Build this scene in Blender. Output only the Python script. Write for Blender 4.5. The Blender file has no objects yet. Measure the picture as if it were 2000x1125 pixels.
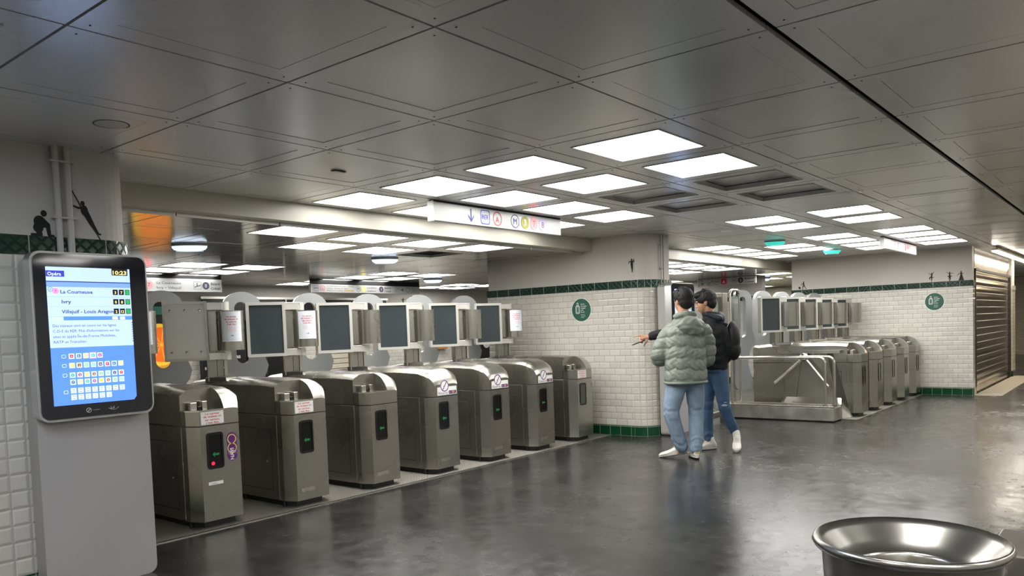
import bpy, math, random
from mathutils import Matrix, Vector
from mathutils.geometry import tessellate_polygon
random.seed(7)
S = bpy.context.scene
COL = S.collection
PI = math.pi

# ---------------------------------------------------------------- camera
cam_d = bpy.data.cameras.new('camera'); cam = bpy.data.objects.new('camera', cam_d); COL.objects.link(cam)
cam_d.sensor_width = 36.0
cam_d.lens = 1539.31 / 2000 * 36.0
cam_d.shift_y = (722.34 - 562.5) / 2000
cam_d.clip_start = 0.02; cam_d.clip_end = 200
RX = Vector((0.62826, -0.77718, -0.03582))
RY = Vector((-0.06193, -0.00406, -0.99807))
RZ = Vector((0.77554, 0.62926, -0.05068))
cm = Matrix((( RX[0], -RY[0], -RZ[0], -2.1186),
             ( RX[1], -RY[1], -RZ[1], -3.8038),
             ( RX[2], -RY[2], -RZ[2], 1.3592), (0, 0, 0, 1)))
cam.matrix_world = cm
S.camera = cam
# ---------------------------------------------------------------- world, exposure
W = bpy.data.worlds.new('world'); S.world = W; W.use_nodes = True
W.node_tree.nodes['Background'].inputs[0].default_value = (0.9, 0.92, 1.0, 1)
W.node_tree.nodes['Background'].inputs[1].default_value = 0.10
S.view_settings.view_transform = 'Standard'; S.view_settings.look = 'None'
S.view_settings.gamma = 1.0; S.view_settings.use_curve_mapping = False
S.view_settings.exposure = 0.72
LAMP = 7.5          # ceiling panel emission
S.cycles.max_bounces = 8
S.cycles.diffuse_bounces = 4
S.cycles.glossy_bounces = 4
S.cycles.sample_clamp_indirect = 6.0
S.cycles.use_denoising = True

# ---------------------------------------------------------------- materials
def lin(c):
    return tuple(((x / 255) / 12.92 if x / 255 <= 0.04045 else ((x / 255 + 0.055) / 1.055) ** 2.4) for x in c)
MATS = {}
def mat(name, rgb, rough=0.5, metal=0.0, emit=0.0, noise=0.0, nscale=8.0, stretch=(1, 1, 1), bump=0.0, bscale=60.0,
        rvar=0.0, spec=0.5, trans=0.0, alpha=1.0, coat=0.0):
    if name in MATS: return MATS[name]
    m = bpy.data.materials.new(name); m.use_nodes = True; nt = m.node_tree; N = nt.nodes; L = nt.links
    b = N['Principled BSDF']
    b.inputs['Base Color'].default_value = (*rgb, 1); b.inputs['Roughness'].default_value = rough
    b.inputs['Metallic'].default_value = metal; b.inputs['Specular IOR Level'].default_value = spec
    b.inputs['Transmission Weight'].default_value = trans; b.inputs['Alpha'].default_value = alpha
    b.inputs['Coat Weight'].default_value = coat; b.inputs['Coat Roughness'].default_value = 0.08
    if emit:
        b.inputs['Emission Color'].default_value = (*rgb, 1); b.inputs['Emission Strength'].default_value = emit
    if noise or rvar or bump:
        tc = N.new('ShaderNodeTexCoord'); mp = N.new('ShaderNodeMapping'); mp.inputs['Scale'].default_value = stretch
        L.new(tc.outputs['Object'], mp.inputs['Vector'])
        n = N.new('ShaderNodeTexNoise'); n.inputs['Scale'].default_value = nscale; n.inputs['Detail'].default_value = 2.5; n.inputs['Roughness'].default_value = 0.4
        L.new(mp.outputs[0], n.inputs['Vector'])
        if noise:
            cr = N.new('ShaderNodeMix'); cr.data_type = 'RGBA'
            cr.inputs['A'].default_value = (*[x * (1 - noise) for x in rgb], 1)
            cr.inputs['B'].default_value = (*[min(1, x * (1 + noise)) for x in rgb], 1)
            mr0 = N.new('ShaderNodeMapRange'); mr0.inputs[1].default_value = 0.2; mr0.inputs[2].default_value = 0.8
            L.new(n.outputs['Fac'], mr0.inputs[0]); L.new(mr0.outputs[0], cr.inputs['Factor'])
            L.new(cr.outputs['Result'], b.inputs['Base Color'])
        if rvar:
            mr = N.new('ShaderNodeMapRange'); mr.inputs[1].default_value = 0.2; mr.inputs[2].default_value = 0.8
            mr.inputs[3].default_value = max(0, rough - rvar); mr.inputs[4].default_value = rough + rvar
            L.new(n.outputs['Fac'], mr.inputs[0]); L.new(mr.outputs[0], b.inputs['Roughness'])
        if bump:
            n2 = N.new('ShaderNodeTexNoise'); n2.inputs['Scale'].default_value = bscale; n2.inputs['Detail'].default_value = 4
            L.new(mp.outputs[0], n2.inputs['Vector'])
            bp = N.new('ShaderNodeBump'); bp.inputs['Strength'].default_value = bump; bp.inputs['Distance'].default_value = 0.01
            L.new(n2.outputs['Fac'], bp.inputs['Height']); L.new(bp.outputs[0], b.inputs['Normal'])
    MATS[name] = m
    return m

def tile_mat(name, rgb, grout, bw, rh, offset, rough=0.14, bevel=0.015, bstr=0.4):
    m = bpy.data.materials.new(name); m.use_nodes = True; nt = m.node_tree; N = nt.nodes; L = nt.links
    b = N['Principled BSDF']; b.inputs['Roughness'].default_value = rough
    uv = N.new('ShaderNodeUVMap')
    def brick(ms, sm):
        t = N.new('ShaderNodeTexBrick'); t.offset = offset; t.offset_frequency = 2; t.squash = 1
        t.inputs['Scale'].default_value = 1; t.inputs['Mortar Size'].default_value = ms; t.inputs['Mortar Smooth'].default_value = sm
        t.inputs['Brick Width'].default_value = bw; t.inputs['Row Height'].default_value = rh; t.inputs['Bias'].default_value = 0
        L.new(uv.outputs[0], t.inputs['Vector']); return t
    a = brick(0.003, 0.2)
    a.inputs['Color1'].default_value = (*rgb, 1); a.inputs['Color2'].default_value = (*[x * 0.88 for x in rgb], 1)
    a.inputs['Mortar'].default_value = (*grout, 1)
    L.new(a.outputs['Color'], b.inputs['Base Color'])
    c = brick(bevel, 1.0)
    inv = N.new('ShaderNodeMath'); inv.operation = 'SUBTRACT'; inv.inputs[0].default_value = 1; L.new(c.outputs['Fac'], inv.inputs[1])
    nz = N.new('ShaderNodeTexNoise'); nz.inputs['Scale'].default_value = 9; L.new(uv.outputs[0], nz.inputs['Vector'])
    ad = N.new('ShaderNodeMath'); ad.operation = 'MULTIPLY_ADD'; ad.inputs[1].default_value = 0.5
    L.new(nz.outputs['Fac'], ad.inputs[0]); L.new(inv.outputs[0], ad.inputs[2])
    bp = N.new('ShaderNodeBump'); bp.inputs['Strength'].default_value = bstr; bp.inputs['Distance'].default_value = 0.006
    L.new(ad.outputs[0], bp.inputs['Height']); L.new(bp.outputs[0], b.inputs['Normal'])
    MATS[name] = m; return m

def frieze_mat(name, rgb, width):
    m = bpy.data.materials.new(name); m.use_nodes = True; nt = m.node_tree; N = nt.nodes; L = nt.links
    b = N['Principled BSDF']; b.inputs['Roughness'].default_value = 0.12
    uv = N.new('ShaderNodeUVMap')
    t = N.new('ShaderNodeTexBrick'); t.offset = 0; t.inputs['Scale'].default_value = 1
    t.inputs['Mortar Size'].default_value = 0.003; t.inputs['Brick Width'].default_value = width; t.inputs['Row Height'].default_value = 5
    t.inputs['Color1'].default_value = (*rgb, 1); t.inputs['Color2'].default_value = (*[x * 0.8 for x in rgb], 1)
    t.inputs['Mortar'].default_value = (0.35, 0.36, 0.32, 1)
    L.new(uv.outputs[0], t.inputs['Vector']); L.new(t.outputs['Color'], b.inputs['Base Color'])
    mp = N.new('ShaderNodeMapping'); mp.inputs['Rotation'].default_value = (0, 0, PI / 4); mp.inputs['Scale'].default_value = (1, 1, 1)
    L.new(uv.outputs[0], mp.inputs['Vector'])
    ch = N.new('ShaderNodeTexBrick'); ch.offset = 0; ch.inputs['Scale'].default_value = 1; ch.inputs['Mortar Size'].default_value = 0.008
    ch.inputs['Mortar Smooth'].default_value = 1; ch.inputs['Brick Width'].default_value = 0.0471; ch.inputs['Row Height'].default_value = 0.0471
    L.new(mp.outputs[0], ch.inputs['Vector'])
    bp = N.new('ShaderNodeBump'); bp.inputs['Strength'].default_value = .55; bp.inputs['Distance'].default_value = 0.006
    L.new(ch.outputs['Fac'], bp.inputs['Height']); L.new(bp.outputs[0], b.inputs['Normal'])
    MATS[name] = m; return m

steel = mat('brushed_steel', (0.39, 0.378, 0.335), 0.28, 0.95, noise=0.08, nscale=2.5, rvar=0.05)
steel_dark = mat('worn_steel', (0.34, 0.32, 0.285), 0.40, 0.85, noise=0.25, nscale=6, rvar=0.1)
steel_light = mat('bright_steel', (0.62, 0.60, 0.55), 0.25, 1.0)
alu = mat('aluminium_frame', (0.58, 0.57, 0.53), 0.35, 0.5)
seam = mat('seam_dark', (0.03, 0.03, 0.028), 0.6)  # near-black for joints, screw heads and shutter guides
black = mat('black_plastic', (0.008, 0.008, 0.009), 0.25)
blackm = mat('matt_black', (0.006, 0.006, 0.006), 0.7)
rubber = mat('black_plinth', (0.01, 0.01, 0.01), 0.6)
grey_paint = mat('grey_gloss_paint', (0.34, 0.35, 0.35), 0.2, noise=0.05, nscale=2, coat=0.3)
darkglass = mat('dark_panel_glass', (0.035, 0.045, 0.05), 0.12, noise=0.2, nscale=2)
white_paint = mat('white_wall_paint', (0.50, 0.475, 0.435), 0.55, noise=0.05, nscale=1.5, bump=0.05, bscale=12)
cream = mat('cream_beam_paint', (0.47, 0.45, 0.375), 0.35, noise=0.08, nscale=1.5)
cream_far = mat('cream_wall_paint', (0.70, 0.66, 0.48), 0.6)
tile_w = tile_mat('white_metro_tile', (0.60, 0.575, 0.515), (0.34, 0.325, 0.29), 0.152, 0.0785, 0.5)
tile_c = tile_mat('white_square_tile', (0.60, 0.57, 0.505), (0.40, 0.38, 0.34), 0.076, 0.0785, 0.0, bstr=0.5)
tile_l = tile_mat('white_large_tile', (0.62, 0.585, 0.515), (0.42, 0.40, 0.36), 0.092, 0.092, 0.0, bstr=0.7)
green_base = tile_mat('green_base_tile', (0.004, 0.055, 0.022), (0.30, 0.33, 0.26), 0.152, 0.115, 0.0, bevel=0.004, bstr=0.3)
frieze_g = frieze_mat('green_relief_tile', (0.009, 0.034, 0.023), 0.2)
frieze_gs = frieze_mat('green_relief_tile_narrow', (0.009, 0.040, 0.026), 0.082)
ceil_m = mat('ceiling_metal', (0.70, 0.695, 0.68), 0.25, 0.35, noise=0.05, nscale=0.8, bump=0.05, bscale=1.3, rvar=0.05)
ceil_r = mat('ceiling_metal_glossy', (0.62, 0.60, 0.56), 0.13, 0.6, noise=0.05, nscale=0.8, bump=0.04, bscale=1.1, rvar=0.03)
ceil_l = mat('ceiling_metal_edge', (0.52, 0.51, 0.48), 0.35, 0.4)
gap_m = mat('ceiling_gap', (0.02, 0.02, 0.018), 0.8)
diff_m = mat('lit_diffuser', (1.0, 0.985, 0.95), 0.6, emit=LAMP)
diff_cool = mat('lit_diffuser_cool', (0.62, 0.78, 1.0), 0.6, emit=LAMP * 1.1)
kiosk_m = mat('kiosk_grey_shell', (0.42, 0.40, 0.39), 0.42, 0.15, noise=0.06, nscale=2)
kiosk_rim = mat('kiosk_silver_rim', (0.55, 0.55, 0.54), 0.3, 0.7)
wht = mat('white_print', (0.82, 0.82, 0.80), 0.45)
offwht = mat('sign_white', (0.42, 0.43, 0.42), 0.3)
navy = mat('navy_print', (0.03, 0.035, 0.25), 0.5)
redp = mat('red_print', (0.62, 0.03, 0.07), 0.5)
pinkp = mat('pink_print', (0.85, 0.26, 0.28), 0.5)
olive = mat('olive_print', (0.24, 0.23, 0.03), 0.5)
lilac = mat('lilac_print', (0.46, 0.38, 0.62), 0.5)
purple = mat('purple_print', (0.12, 0.012, 0.16), 0.4)
dgrey = mat('dark_grey_print', (0.045, 0.045, 0.06), 0.5)
yellow = mat('yellow_print', (0.75, 0.62, 0.14), 0.5)
green_st = mat('green_sticker', (0.012, 0.085, 0.055), 0.4)
paper = mat('paper_notice', (0.72, 0.76, 0.82), 0.5)

def floor_material():
    m = bpy.data.materials.new('polished_dark_floor'); m.use_nodes = True; nt = m.node_tree; N = nt.nodes; L = nt.links
    b = N['Principled BSDF']; tc = N.new('ShaderNodeTexCoord')
    def noise(sc, det, rough=0.6, st=(1, 1, 1)):
        mp = N.new('ShaderNodeMapping'); mp.inputs['Scale'].default_value = st; L.new(tc.outputs['Object'], mp.inputs[0])
        n = N.new('ShaderNodeTexNoise'); n.inputs['Scale'].default_value = sc; n.inputs['Detail'].default_value = det
        n.inputs['Roughness'].default_value = rough; n.inputs['Distortion'].default_value = 0.15; L.new(mp.outputs[0], n.inputs['Vector']); return n
    n1 = noise(2.6, 10, 0.7); n2 = noise(1.1, 2, 0.4); n5 = noise(9, 3, .5, (1, 1, 1)); n3 = noise(38, 3)
    r = N.new('ShaderNodeValToRGB'); e = r.color_ramp.elements
    e[0].position = 0.32; e[0].color = (0.012, 0.0118, 0.0115, 1); e[1].position = 0.85; e[1].color = (0.060, 0.057, 0.052, 1)
    e2 = r.color_ramp.elements.new(0.52); e2.color = (0.027, 0.026, 0.0245, 1)
    L.new(n1.outputs['Fac'], r.inputs[0])
    sp = N.new('ShaderNodeValToRGB'); sp.color_ramp.elements[0].position = 0.70; sp.color_ramp.elements[0].color = (0, 0, 0, 1)
    sp.color_ramp.elements[1].position = 0.78; sp.color_ramp.elements[1].color = (0.10, 0.095, 0.085, 1)
    L.new(n3.outputs['Fac'], sp.inputs[0])
    mx = N.new('ShaderNodeMix'); mx.data_type = 'RGBA'; mx.blend_type = 'ADD'; mx.inputs['Factor'].default_value = 0.6
    L.new(r.outputs[0], mx.inputs['A']); L.new(sp.outputs[0], mx.inputs['B']); L.new(mx.outputs['Result'], b.inputs['Base Color'])
    ms = N.new('ShaderNodeMath'); ms.operation = 'ADD'; L.new(n5.outputs['Fac'], ms.inputs[0]); L.new(n2.outputs['Fac'], ms.inputs[1])
    mr = N.new('ShaderNodeMapRange'); mr.inputs[1].default_value = 0.75; mr.inputs[2].default_value = 1.25
    mr.inputs[3].default_value = 0.17; mr.inputs[4].default_value = 0.29
    L.new(ms.outputs[0], mr.inputs[0]); L.new(mr.outputs[0], b.inputs['Roughness'])
    bp = N.new('ShaderNodeBump'); bp.inputs['Strength'].default_value = 0.10; bp.inputs['Distance'].default_value = 0.006
    n4 = noise(22, 6, .7); L.new(n4.outputs['Fac'], bp.inputs['Height']); L.new(bp.outputs[0], b.inputs['Normal'])
    b.inputs['Specular IOR Level'].default_value = 0.5
    return m
floor_m = floor_material()
def tread_material():
    m = bpy.data.materials.new('tread_plate'); m.use_nodes = True; nt = m.node_tree; N = nt.nodes; L = nt.links
    b = N['Principled BSDF']; b.inputs['Base Color'].default_value = (0.42, 0.40, 0.36, 1); b.inputs['Metallic'].default_value = 0.9
    b.inputs['Roughness'].default_value = 0.38
    tc = N.new('ShaderNodeTexCoord'); mp = N.new('ShaderNodeMapping'); mp.inputs['Rotation'].default_value = (0, 0, PI / 4)
    L.new(tc.outputs['Object'], mp.inputs[0])
    t = N.new('ShaderNodeTexBrick'); t.inputs['Scale'].default_value = 1; t.inputs['Brick Width'].default_value = 0.05
    t.inputs['Row Height'].default_value = 0.025; t.inputs['Mortar Size'].default_value = 0.006; t.inputs['Mortar Smooth'].default_value = 0.8
    L.new(mp.outputs[0], t.inputs['Vector'])
    bp = N.new('ShaderNodeBump'); bp.inputs['Strength'].default_value = 1; bp.inputs['Distance'].default_value = 0.004; bp.invert = True
    L.new(t.outputs['Fac'], bp.inputs['Height']); L.new(bp.outputs[0], b.inputs['Normal'])
    return m
tread_m = tread_material()

# ---------------------------------------------------------------- mesh builder
_text_cache = {}
def text_geo(s, bold=False):
    k = (s, bold)
    if k not in _text_cache:
        c = bpy.data.curves.new('t', 'FONT'); c.body = s; c.size = 1; c.resolution_u = 2
        if bold: c.offset = 0.018
        o = bpy.data.objects.new('t', c); COL.objects.link(o)
        dg = bpy.context.evaluated_depsgraph_get(); me = bpy.data.meshes.new_from_object(o.evaluated_get(dg))
        vs = [tuple(v.co) for v in me.vertices]; fs = [tuple(p.vertices) for p in me.polygons]
        bpy.data.objects.remove(o); bpy.data.curves.remove(c); bpy.data.meshes.remove(me)
        xs = [v[0] for v in vs] or [0, 1]; ys = [v[1] for v in vs] or [0, 1]
        _text_cache[k] = (vs, fs, min(xs), max(xs), min(ys), max(ys))
    return _text_cache[k]

def rrect(x0, x1, y0, y1, r, n=5):
    r = min(r, (x1 - x0) / 2 - 1e-5, (y1 - y0) / 2 - 1e-5); P = []
    for cx, cy, a in ((x1 - r, y1 - r, 0), (x0 + r, y1 - r, 90), (x0 + r, y0 + r, 180), (x1 - r, y0 + r, 270)):
        for i in range(n + 1):
            t = math.radians(a + 90 * i / n); P.append((cx + r * math.cos(t), cy + r * math.sin(t)))
    return P
def circ(cx, cy, r, n=28, ry=None):
    ry = ry or r
    return [(cx + r * math.cos(2 * PI * i / n), cy + ry * math.sin(2 * PI * i / n)) for i in range(n)]

class MB:
    def __init__(s): s.v = []; s.f = []; s.m = []; s.s = []; s.mats = []; s.uv = {}
    def mi(s, m):
        if m not in s.mats: s.mats.append(m)
        return s.mats.index(m)
    def add(s, vs, fs, m, M=None, smooth=False, uvs=None):
        o = len(s.v)
        for p in vs:
            p = Vector(p)
            s.v.append(tuple(M @ p) if M is not None else tuple(p))
        k = s.mi(m)
        for i, f in enumerate(fs):
            if uvs: s.uv[len(s.f)] = uvs[i]
            s.f.append([o + j for j in f]); s.m.append(k); s.s.append(smooth)
        return s
    def box(s, x0, x1, y0, y1, z0, z1, m, M=None):
        vs = [(x, y, z) for z in (z0, z1) for y in (y0, y1) for x in (x0, x1)]
        return s.add(vs, [(0, 2, 3, 1), (4, 5, 7, 6), (0, 1, 5, 4), (2, 6, 7, 3), (0, 4, 6, 2), (1, 3, 7, 5)], m, M)
    def prism(s, P, z0, z1, m, M=None, smooth=False):
        n = len(P); vs = [(x, y, z0) for x, y in P] + [(x, y, z1) for x, y in P]
        s.add(vs, [tuple(range(n))[::-1], tuple(range(n, 2 * n))], m, M)
        s.add(vs, [(i, (i + 1) % n, n + (i + 1) % n, n + i) for i in range(n)], m, M, smooth)
        return s
    def plate(s, outer, holes, z0, z1, m, M=None, smooth=True):
        loops = [outer] + holes
        tri = tessellate_polygon([[Vector((x, y, 0)) for x, y in l] for l in loops])
        flat = [p for l in loops for p in l]; n = len(flat)
        vs = [(x, y, z0) for x, y in flat] + [(x, y, z1) for x, y in flat]
        fs = []
        for t in tri:
            a, b, c = [flat[i] for i in t]
            ar = (b[0] - a[0]) * (c[1] - a[1]) - (b[1] - a[1]) * (c[0] - a[0])
            if ar < 0: t = t[::-1]
            fs.append(tuple(i + n for i in t)); fs.append(tuple(t[::-1]))
        s.add(vs, fs, m, M)
        o = 0; side = []
        for l in loops:
            k = len(l)
            for i in range(k): side.append((o + i, o + (i + 1) % k, n + o + (i + 1) % k, n + o + i))
            o += k
        return s.add(vs, side, m, M, smooth)
    def flat(s, P, m, M=None, z=0.0):
        return s.add([(x, y, z) for x, y in P], [tuple(range(len(P)))], m, M)
    def rect(s, x0, x1, y0, y1, m, M=None, z=0.0): return s.flat([(x0, y0), (x1, y0), (x1, y1), (x0, y1)], m, M, z)
    def ring(s, P, Q, m, M=None, z=0.0):
        n = len(P); return s.add([(x, y, z) for x, y in P + Q], [(i, (i + 1) % n, n + (i + 1) % n, n + i) for i in range(n)], m, M)
    def text(s, t, x, y, size, m, M=None, z=0.0, align='l', bold=False, fit=None, rot=0):
        vs, fs, a, b, c, d = text_geo(t, bold); sx = size
        if fit: sx = fit / max(b - a, 1e-6)
        w = (b - a) * sx; ox = {'l': 0, 'c': -w / 2, 'r': -w}[align]
        R = Matrix.Translation((x, y, z)) @ Matrix.Rotation(rot, 4, 'Z')
        MM = (M @ R) if M is not None else R
        return s.add([((v[0] - a) * sx + ox, v[1] * size, 0) for v in vs], fs, m, MM)
    def tube(s, pts, r, m, seg=10, M=None, smooth=True):
        pts = [Vector(p) for p in pts]; n = len(pts); rs = r if isinstance(r, (list, tuple)) else [r] * n
        up = None; vs = []
        for i, p in enumerate(pts):
            d = (pts[min(i + 1, n - 1)] - pts[max(i - 1, 0)]).normalized()
            if up is None:
                up = Vector((0, 0, 1)) if abs(d.z) < 0.9 else Vector((1, 0, 0))
            a = d.cross(up).normalized(); up = a.cross(d).normalized()
            for k in range(seg):
                t = 2 * PI * k / seg; vs.append(p + (a * math.cos(t) + up * math.sin(t)) * rs[i])
        fs = [(i * seg + k, i * seg + (k + 1) % seg, (i + 1) * seg + (k + 1) % seg, (i + 1) * seg + k) for i in range(n - 1) for k in range(seg)]
        s.add(vs, fs, m, M, smooth)
        return s.add(vs, [tuple(range(seg))[::-1], tuple(range((n - 1) * seg, n * seg))], m, M)
    def lathe(s, prof, m, seg=48, M=None, smooth=True):
        vs = []; n = len(prof)
        for r, z in prof:
            for k in range(seg):
                t = 2 * PI * k / seg; vs.append((r * math.cos(t), r * math.sin(t), z))
        return s.add(vs, [(i * seg + k, i * seg + (k + 1) % seg, (i + 1) * seg + (k + 1) % seg, (i + 1) * seg + k) for i in range(n - 1) for k in range(seg)], m, M, smooth)
    def ell(s, c, r, m, M=None, nu=20, nv=12, R=None):
        vs = []
        for j in range(nv + 1):
            ph = PI * j / nv - PI / 2
            for i in range(nu):
                t = 2 * PI * i / nu
                p = Vector((r[0] * math.cos(ph) * math.cos(t), r[1] * math.cos(ph) * math.sin(t), r[2] * math.sin(ph)))
                if R is not None: p = R @ p
                vs.append(p + Vector(c))
        return s.add(vs, [(j * nu + i, j * nu + (i + 1) % nu, (j + 1) * nu + (i + 1) % nu, (j + 1) * nu + i) for j in range(nv) for i in range(nu)], m, M, True)
    def loft(s, rings, m, M=None, smooth=True, caps=True):
        n = len(rings[0]); vs = [p for r in rings for p in r]
        s.add(vs, [(i * n + k, i * n + (k + 1) % n, (i + 1) * n + (k + 1) % n, (i + 1) * n + k) for i in range(len(rings) - 1) for k in range(n)], m, M, smooth)
        if caps: s.add(vs, [tuple(range(n))[::-1], tuple(range((len(rings) - 1) * n, len(rings) * n))], m, M)
        return s
    def strip(s, path, z0, z1, m, closed=False, u0=0.0, smooth=False):
        u = u0; P = list(path) + ([path[0]] if closed else [])
        for a, b in zip(P, P[1:]):
            d = math.hypot(b[0] - a[0], b[1] - a[1])
            s.add([(a[0], a[1], z0), (b[0], b[1], z0), (b[0], b[1], z1), (a[0], a[1], z1)], [(0, 1, 2, 3)], m, None, smooth,
                  [[(u, z0), (u + d, z0), (u + d, z1), (u, z1)]])
            u += d
        return u
    def mesh(s, name):
        me = bpy.data.meshes.new(name); me.from_pydata(s.v, [], s.f); me.update()
        for m in s.mats: me.materials.append(m)
        me.polygons.foreach_set('material_index', s.m); me.polygons.foreach_set('use_smooth', s.s)
        if s.uv:
            ul = me.uv_layers.new(name='UVMap')
            for fi, uvs in s.uv.items():
                p = me.polygons[fi]
                for li, uv in zip(p.loop_indices, uvs): ul.data[li].uv = uv
        me.validate(); me.update()
        return me
    def build(s, name, parent=None, bevel=0.0, label=None, kind=None, seg=2):
        o = bpy.data.objects.new(name, s.mesh(name)); COL.objects.link(o)
        if parent is not None: o.parent = parent
        if bevel:
            b = o.modifiers.new('bevel', 'BEVEL'); b.width = bevel; b.segments = seg; b.limit_method = 'ANGLE'; b.angle_limit = math.radians(40)
        if label: o['label'] = label
        if kind: o['kind'] = kind
        return o
def tag(o, label, cat, group=None):
    o['label'] = label; o['category'] = cat
    if group: o['group'] = group
    return o
def thing(name, label, cat, loc=(0, 0, 0), rz=0, group=None):
    o = bpy.data.objects.new(name, None); COL.objects.link(o); o.location = loc; o.rotation_euler = (0, 0, rz)
    return tag(o, label, cat, group)
def TR(x, y, z): return Matrix.Translation((x, y, z))
FR = Matrix(((1, 0, 0, 0), (0, 0, -1, 0), (0, 1, 0, 0), (0, 0, 0, 1)))      # local x right, y up, facing -Y
LF = Matrix(((0, 0, -1, 0), (-1, 0, 0, 0), (0, 1, 0, 0), (0, 0, 0, 1)))     # facing -X, x runs towards -Y
def front(x, y, z): return TR(x, y, z) @ FR
def left(x, y, z): return TR(x, y, z) @ LF
ORD = ['', 'first', 'second', 'third', 'fourth', 'fifth', 'sixth', 'seventh', 'eighth', 'ninth', 'tenth']

# ================================================================ SETTING
H = 2.466; H2 = 2.316
fl = MB(); fl.box(-9, 30, -10, 10, -0.1, 0, floor_m); fl.build('floor', kind='structure')
MB().box(0.35, 6.28, 1.42, 3.0, 0.0, 0.004, tread_m).build('floor_tread_plate', kind='structure')
MB().box(8.86, 12.79, -0.78, 0.8, 0.0, 0.004, tread_m).build('floor_tread_plate', kind='structure')
MB().box(0.35, 6.28, 1.395, 1.42, 0.0, 0.006, steel_light).build('trim_threshold', kind='structure')

XL = [-6.3, -5.4, -4.5, -3.6, -2.7, -1.8, -.9, 0, .905, 1.805, 2.7, 3.56, 4.39, 5.22, 6.07, 6.93, 7.76, 8.59, 9.42, 10.24, 11.06, 11.87, 12.7, 13.55, 14.4, 15.25, 16.1, 17, 18, 19, 20, 21]
YL = [-8.9, -8.0, -7.1, -6.2, -5.35, -4.46, -3.57, -2.68, -1.78, -.885, 0, .83, 1.67]
YB = [1.80, 2.62, 3.45, 4.28, 5.12, 5.95, 6.78, 7.60, 8.45, 9.2]
def cell(xs, ys, px, py):
    i = max(k for k in range(len(xs) - 1) if xs[k] <= px); j = max(k for k in range(len(ys) - 1) if ys[k] <= py); return i, j
LIT = {}   # (level,i,j) -> label
def lit(level, px, py, label, group, kind='std'):
    xs, ys = (XL, YL) if level == 0 else (XL, YB)
    LIT[(level,) + cell(xs, ys, px, py)] = (label, group, kind)
gA = 'lit ceiling panels over the main hall'; gB = 'lit ceiling panels beyond the beam'; gC = 'lit ceiling panels before the right-hand wall'
rowA = {-1.35: 'row farthest from beam', -.48: 'third row from beam', .4: 'second row from beam', 1.22: 'row touching the beam'}
for y, xs in ((-1.35, (2.2, 3.1)), (-.48, (2.2, 3.1)), (.4, (2.2, 3.1, 3.95, 4.8)), (1.22, (2.2, 3.1, 3.95, 4.8))):
    for k, x in enumerate(xs):
        lit(0, x, y, 'lit square hall ceiling panel, %s from left in the %s' % (ORD[k + 1], rowA[y]), gA)
rowC = {-1.4: 'row farthest from beam', -.5: 'third row from beam', .35: 'second row from beam', 1.2: 'row along the beam'}
for y, xs in ((-1.4, (6.5, 7.34, 9.0, 9.83, 10.65, 11.45)), (-.5, (6.5, 7.34, 9.0, 9.83, 10.65, 11.45)), (.35, (9.83, 10.65)), (1.2, (9.0, 9.83, 10.65, 11.45))):
    for k, x in enumerate(xs):
        lit(0, x, y, 'lit panel before the right wall, %s nearest in %s' % (ORD[k + 1], rowC[y]), gC)
for k, (x, y) in enumerate(((2.2, 2.2), (3.1, 2.2), (3.98, 2.2), (4.85, 2.2), (3.1, 3.05), (3.98, 3.05))):
    lit(1, x, y, 'lit square panel just behind the beam, %s from left in %s row' % (ORD[(1, 2, 3, 4, 1, 2)[k]], ('near', 'far')[k > 3]), gB)
for k, (x, y) in enumerate(((3.0, 5.53), (3.0, 6.4), (3.0, 7.2), (3.9, 5.53), (3.9, 6.4), (3.9, 7.2))):
    lit(1, x, y, 'small far lit panel above La Courneuve sign, %s nearest in %s column' % (ORD[k % 3 + 1], ('left', 'right')[k > 2]), gB)
for k, (x, y) in enumerate(((6.5, 5.53), (6.5, 6.4), (6.5, 7.2), (6.5, 8.0), (7.4, 5.53), (7.4, 6.4), (7.4, 7.2), (7.4, 8.0))):
    lit(1, x, y, 'small far lit panel above yellow line 3 sign, %s nearest in %s column' % (ORD[k % 4 + 1], ('left', 'right')[k > 3]), gB)
for k, (x, y) in enumerate(((9.83, 7.1), (9.83, 8.0), (10.65, 7.1), (10.65, 8.0))):
    lit(1, x, y, 'small lit panel near far wall and pillar, %s nearest in %s column' % (ORD[k % 2 + 1], ('left', 'right')[k > 1]), gB)
for k, (x, y) in enumerate(((9.0, 2.2), (9.83, 2.2), (10.65, 2.2), (11.5, 2.2), (9.83, 3.0), (10.65, 3.0), (11.5, 3.0))):
    lit(1, x, y, 'lit panel behind the right-hand beam, %s in the %s row' % (ORD[(1, 2, 3, 4, 1, 2, 3)[k]], ('near', 'far')[k > 3]), gB)
for k, (x, y) in enumerate(((13.9, 2.2), (15.7, 2.2), (15.7, 3.0), (17.5, 2.2), (18.5, 3.0), (19.5, 2.2), (12.3, 4.7), (13.9, 4.7), (12.3, 6.4), (17.5, 4.7), (19.5, 4.7), (17.5, 6.4), (19.5, 6.4))):  # later entries are fill panels added to brighten the far end
    lit(1, x, y, 'distant lit panel past the end of the right-hand beam' + ('', ', second', ', third', ', fourth, added fill', ', fifth, added fill', ', sixth, added fill', ', added left of red A sign', ', added right of red A sign', ', added behind red A sign',
        ', added fill, deepest bay first', ', added fill, deepest bay second', ', added fill, deepest bay third', ', added fill, deepest bay fourth')[k], gB)
lit(0, -1.35, -.45, 'cool white lit ceiling panel at the top left corner of the view, lower one', gA, 'cool')
lit(0, -1.35, -1.35, 'cool white lit ceiling panel at the top left corner of the view, upper one', gA, 'cool')
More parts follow.
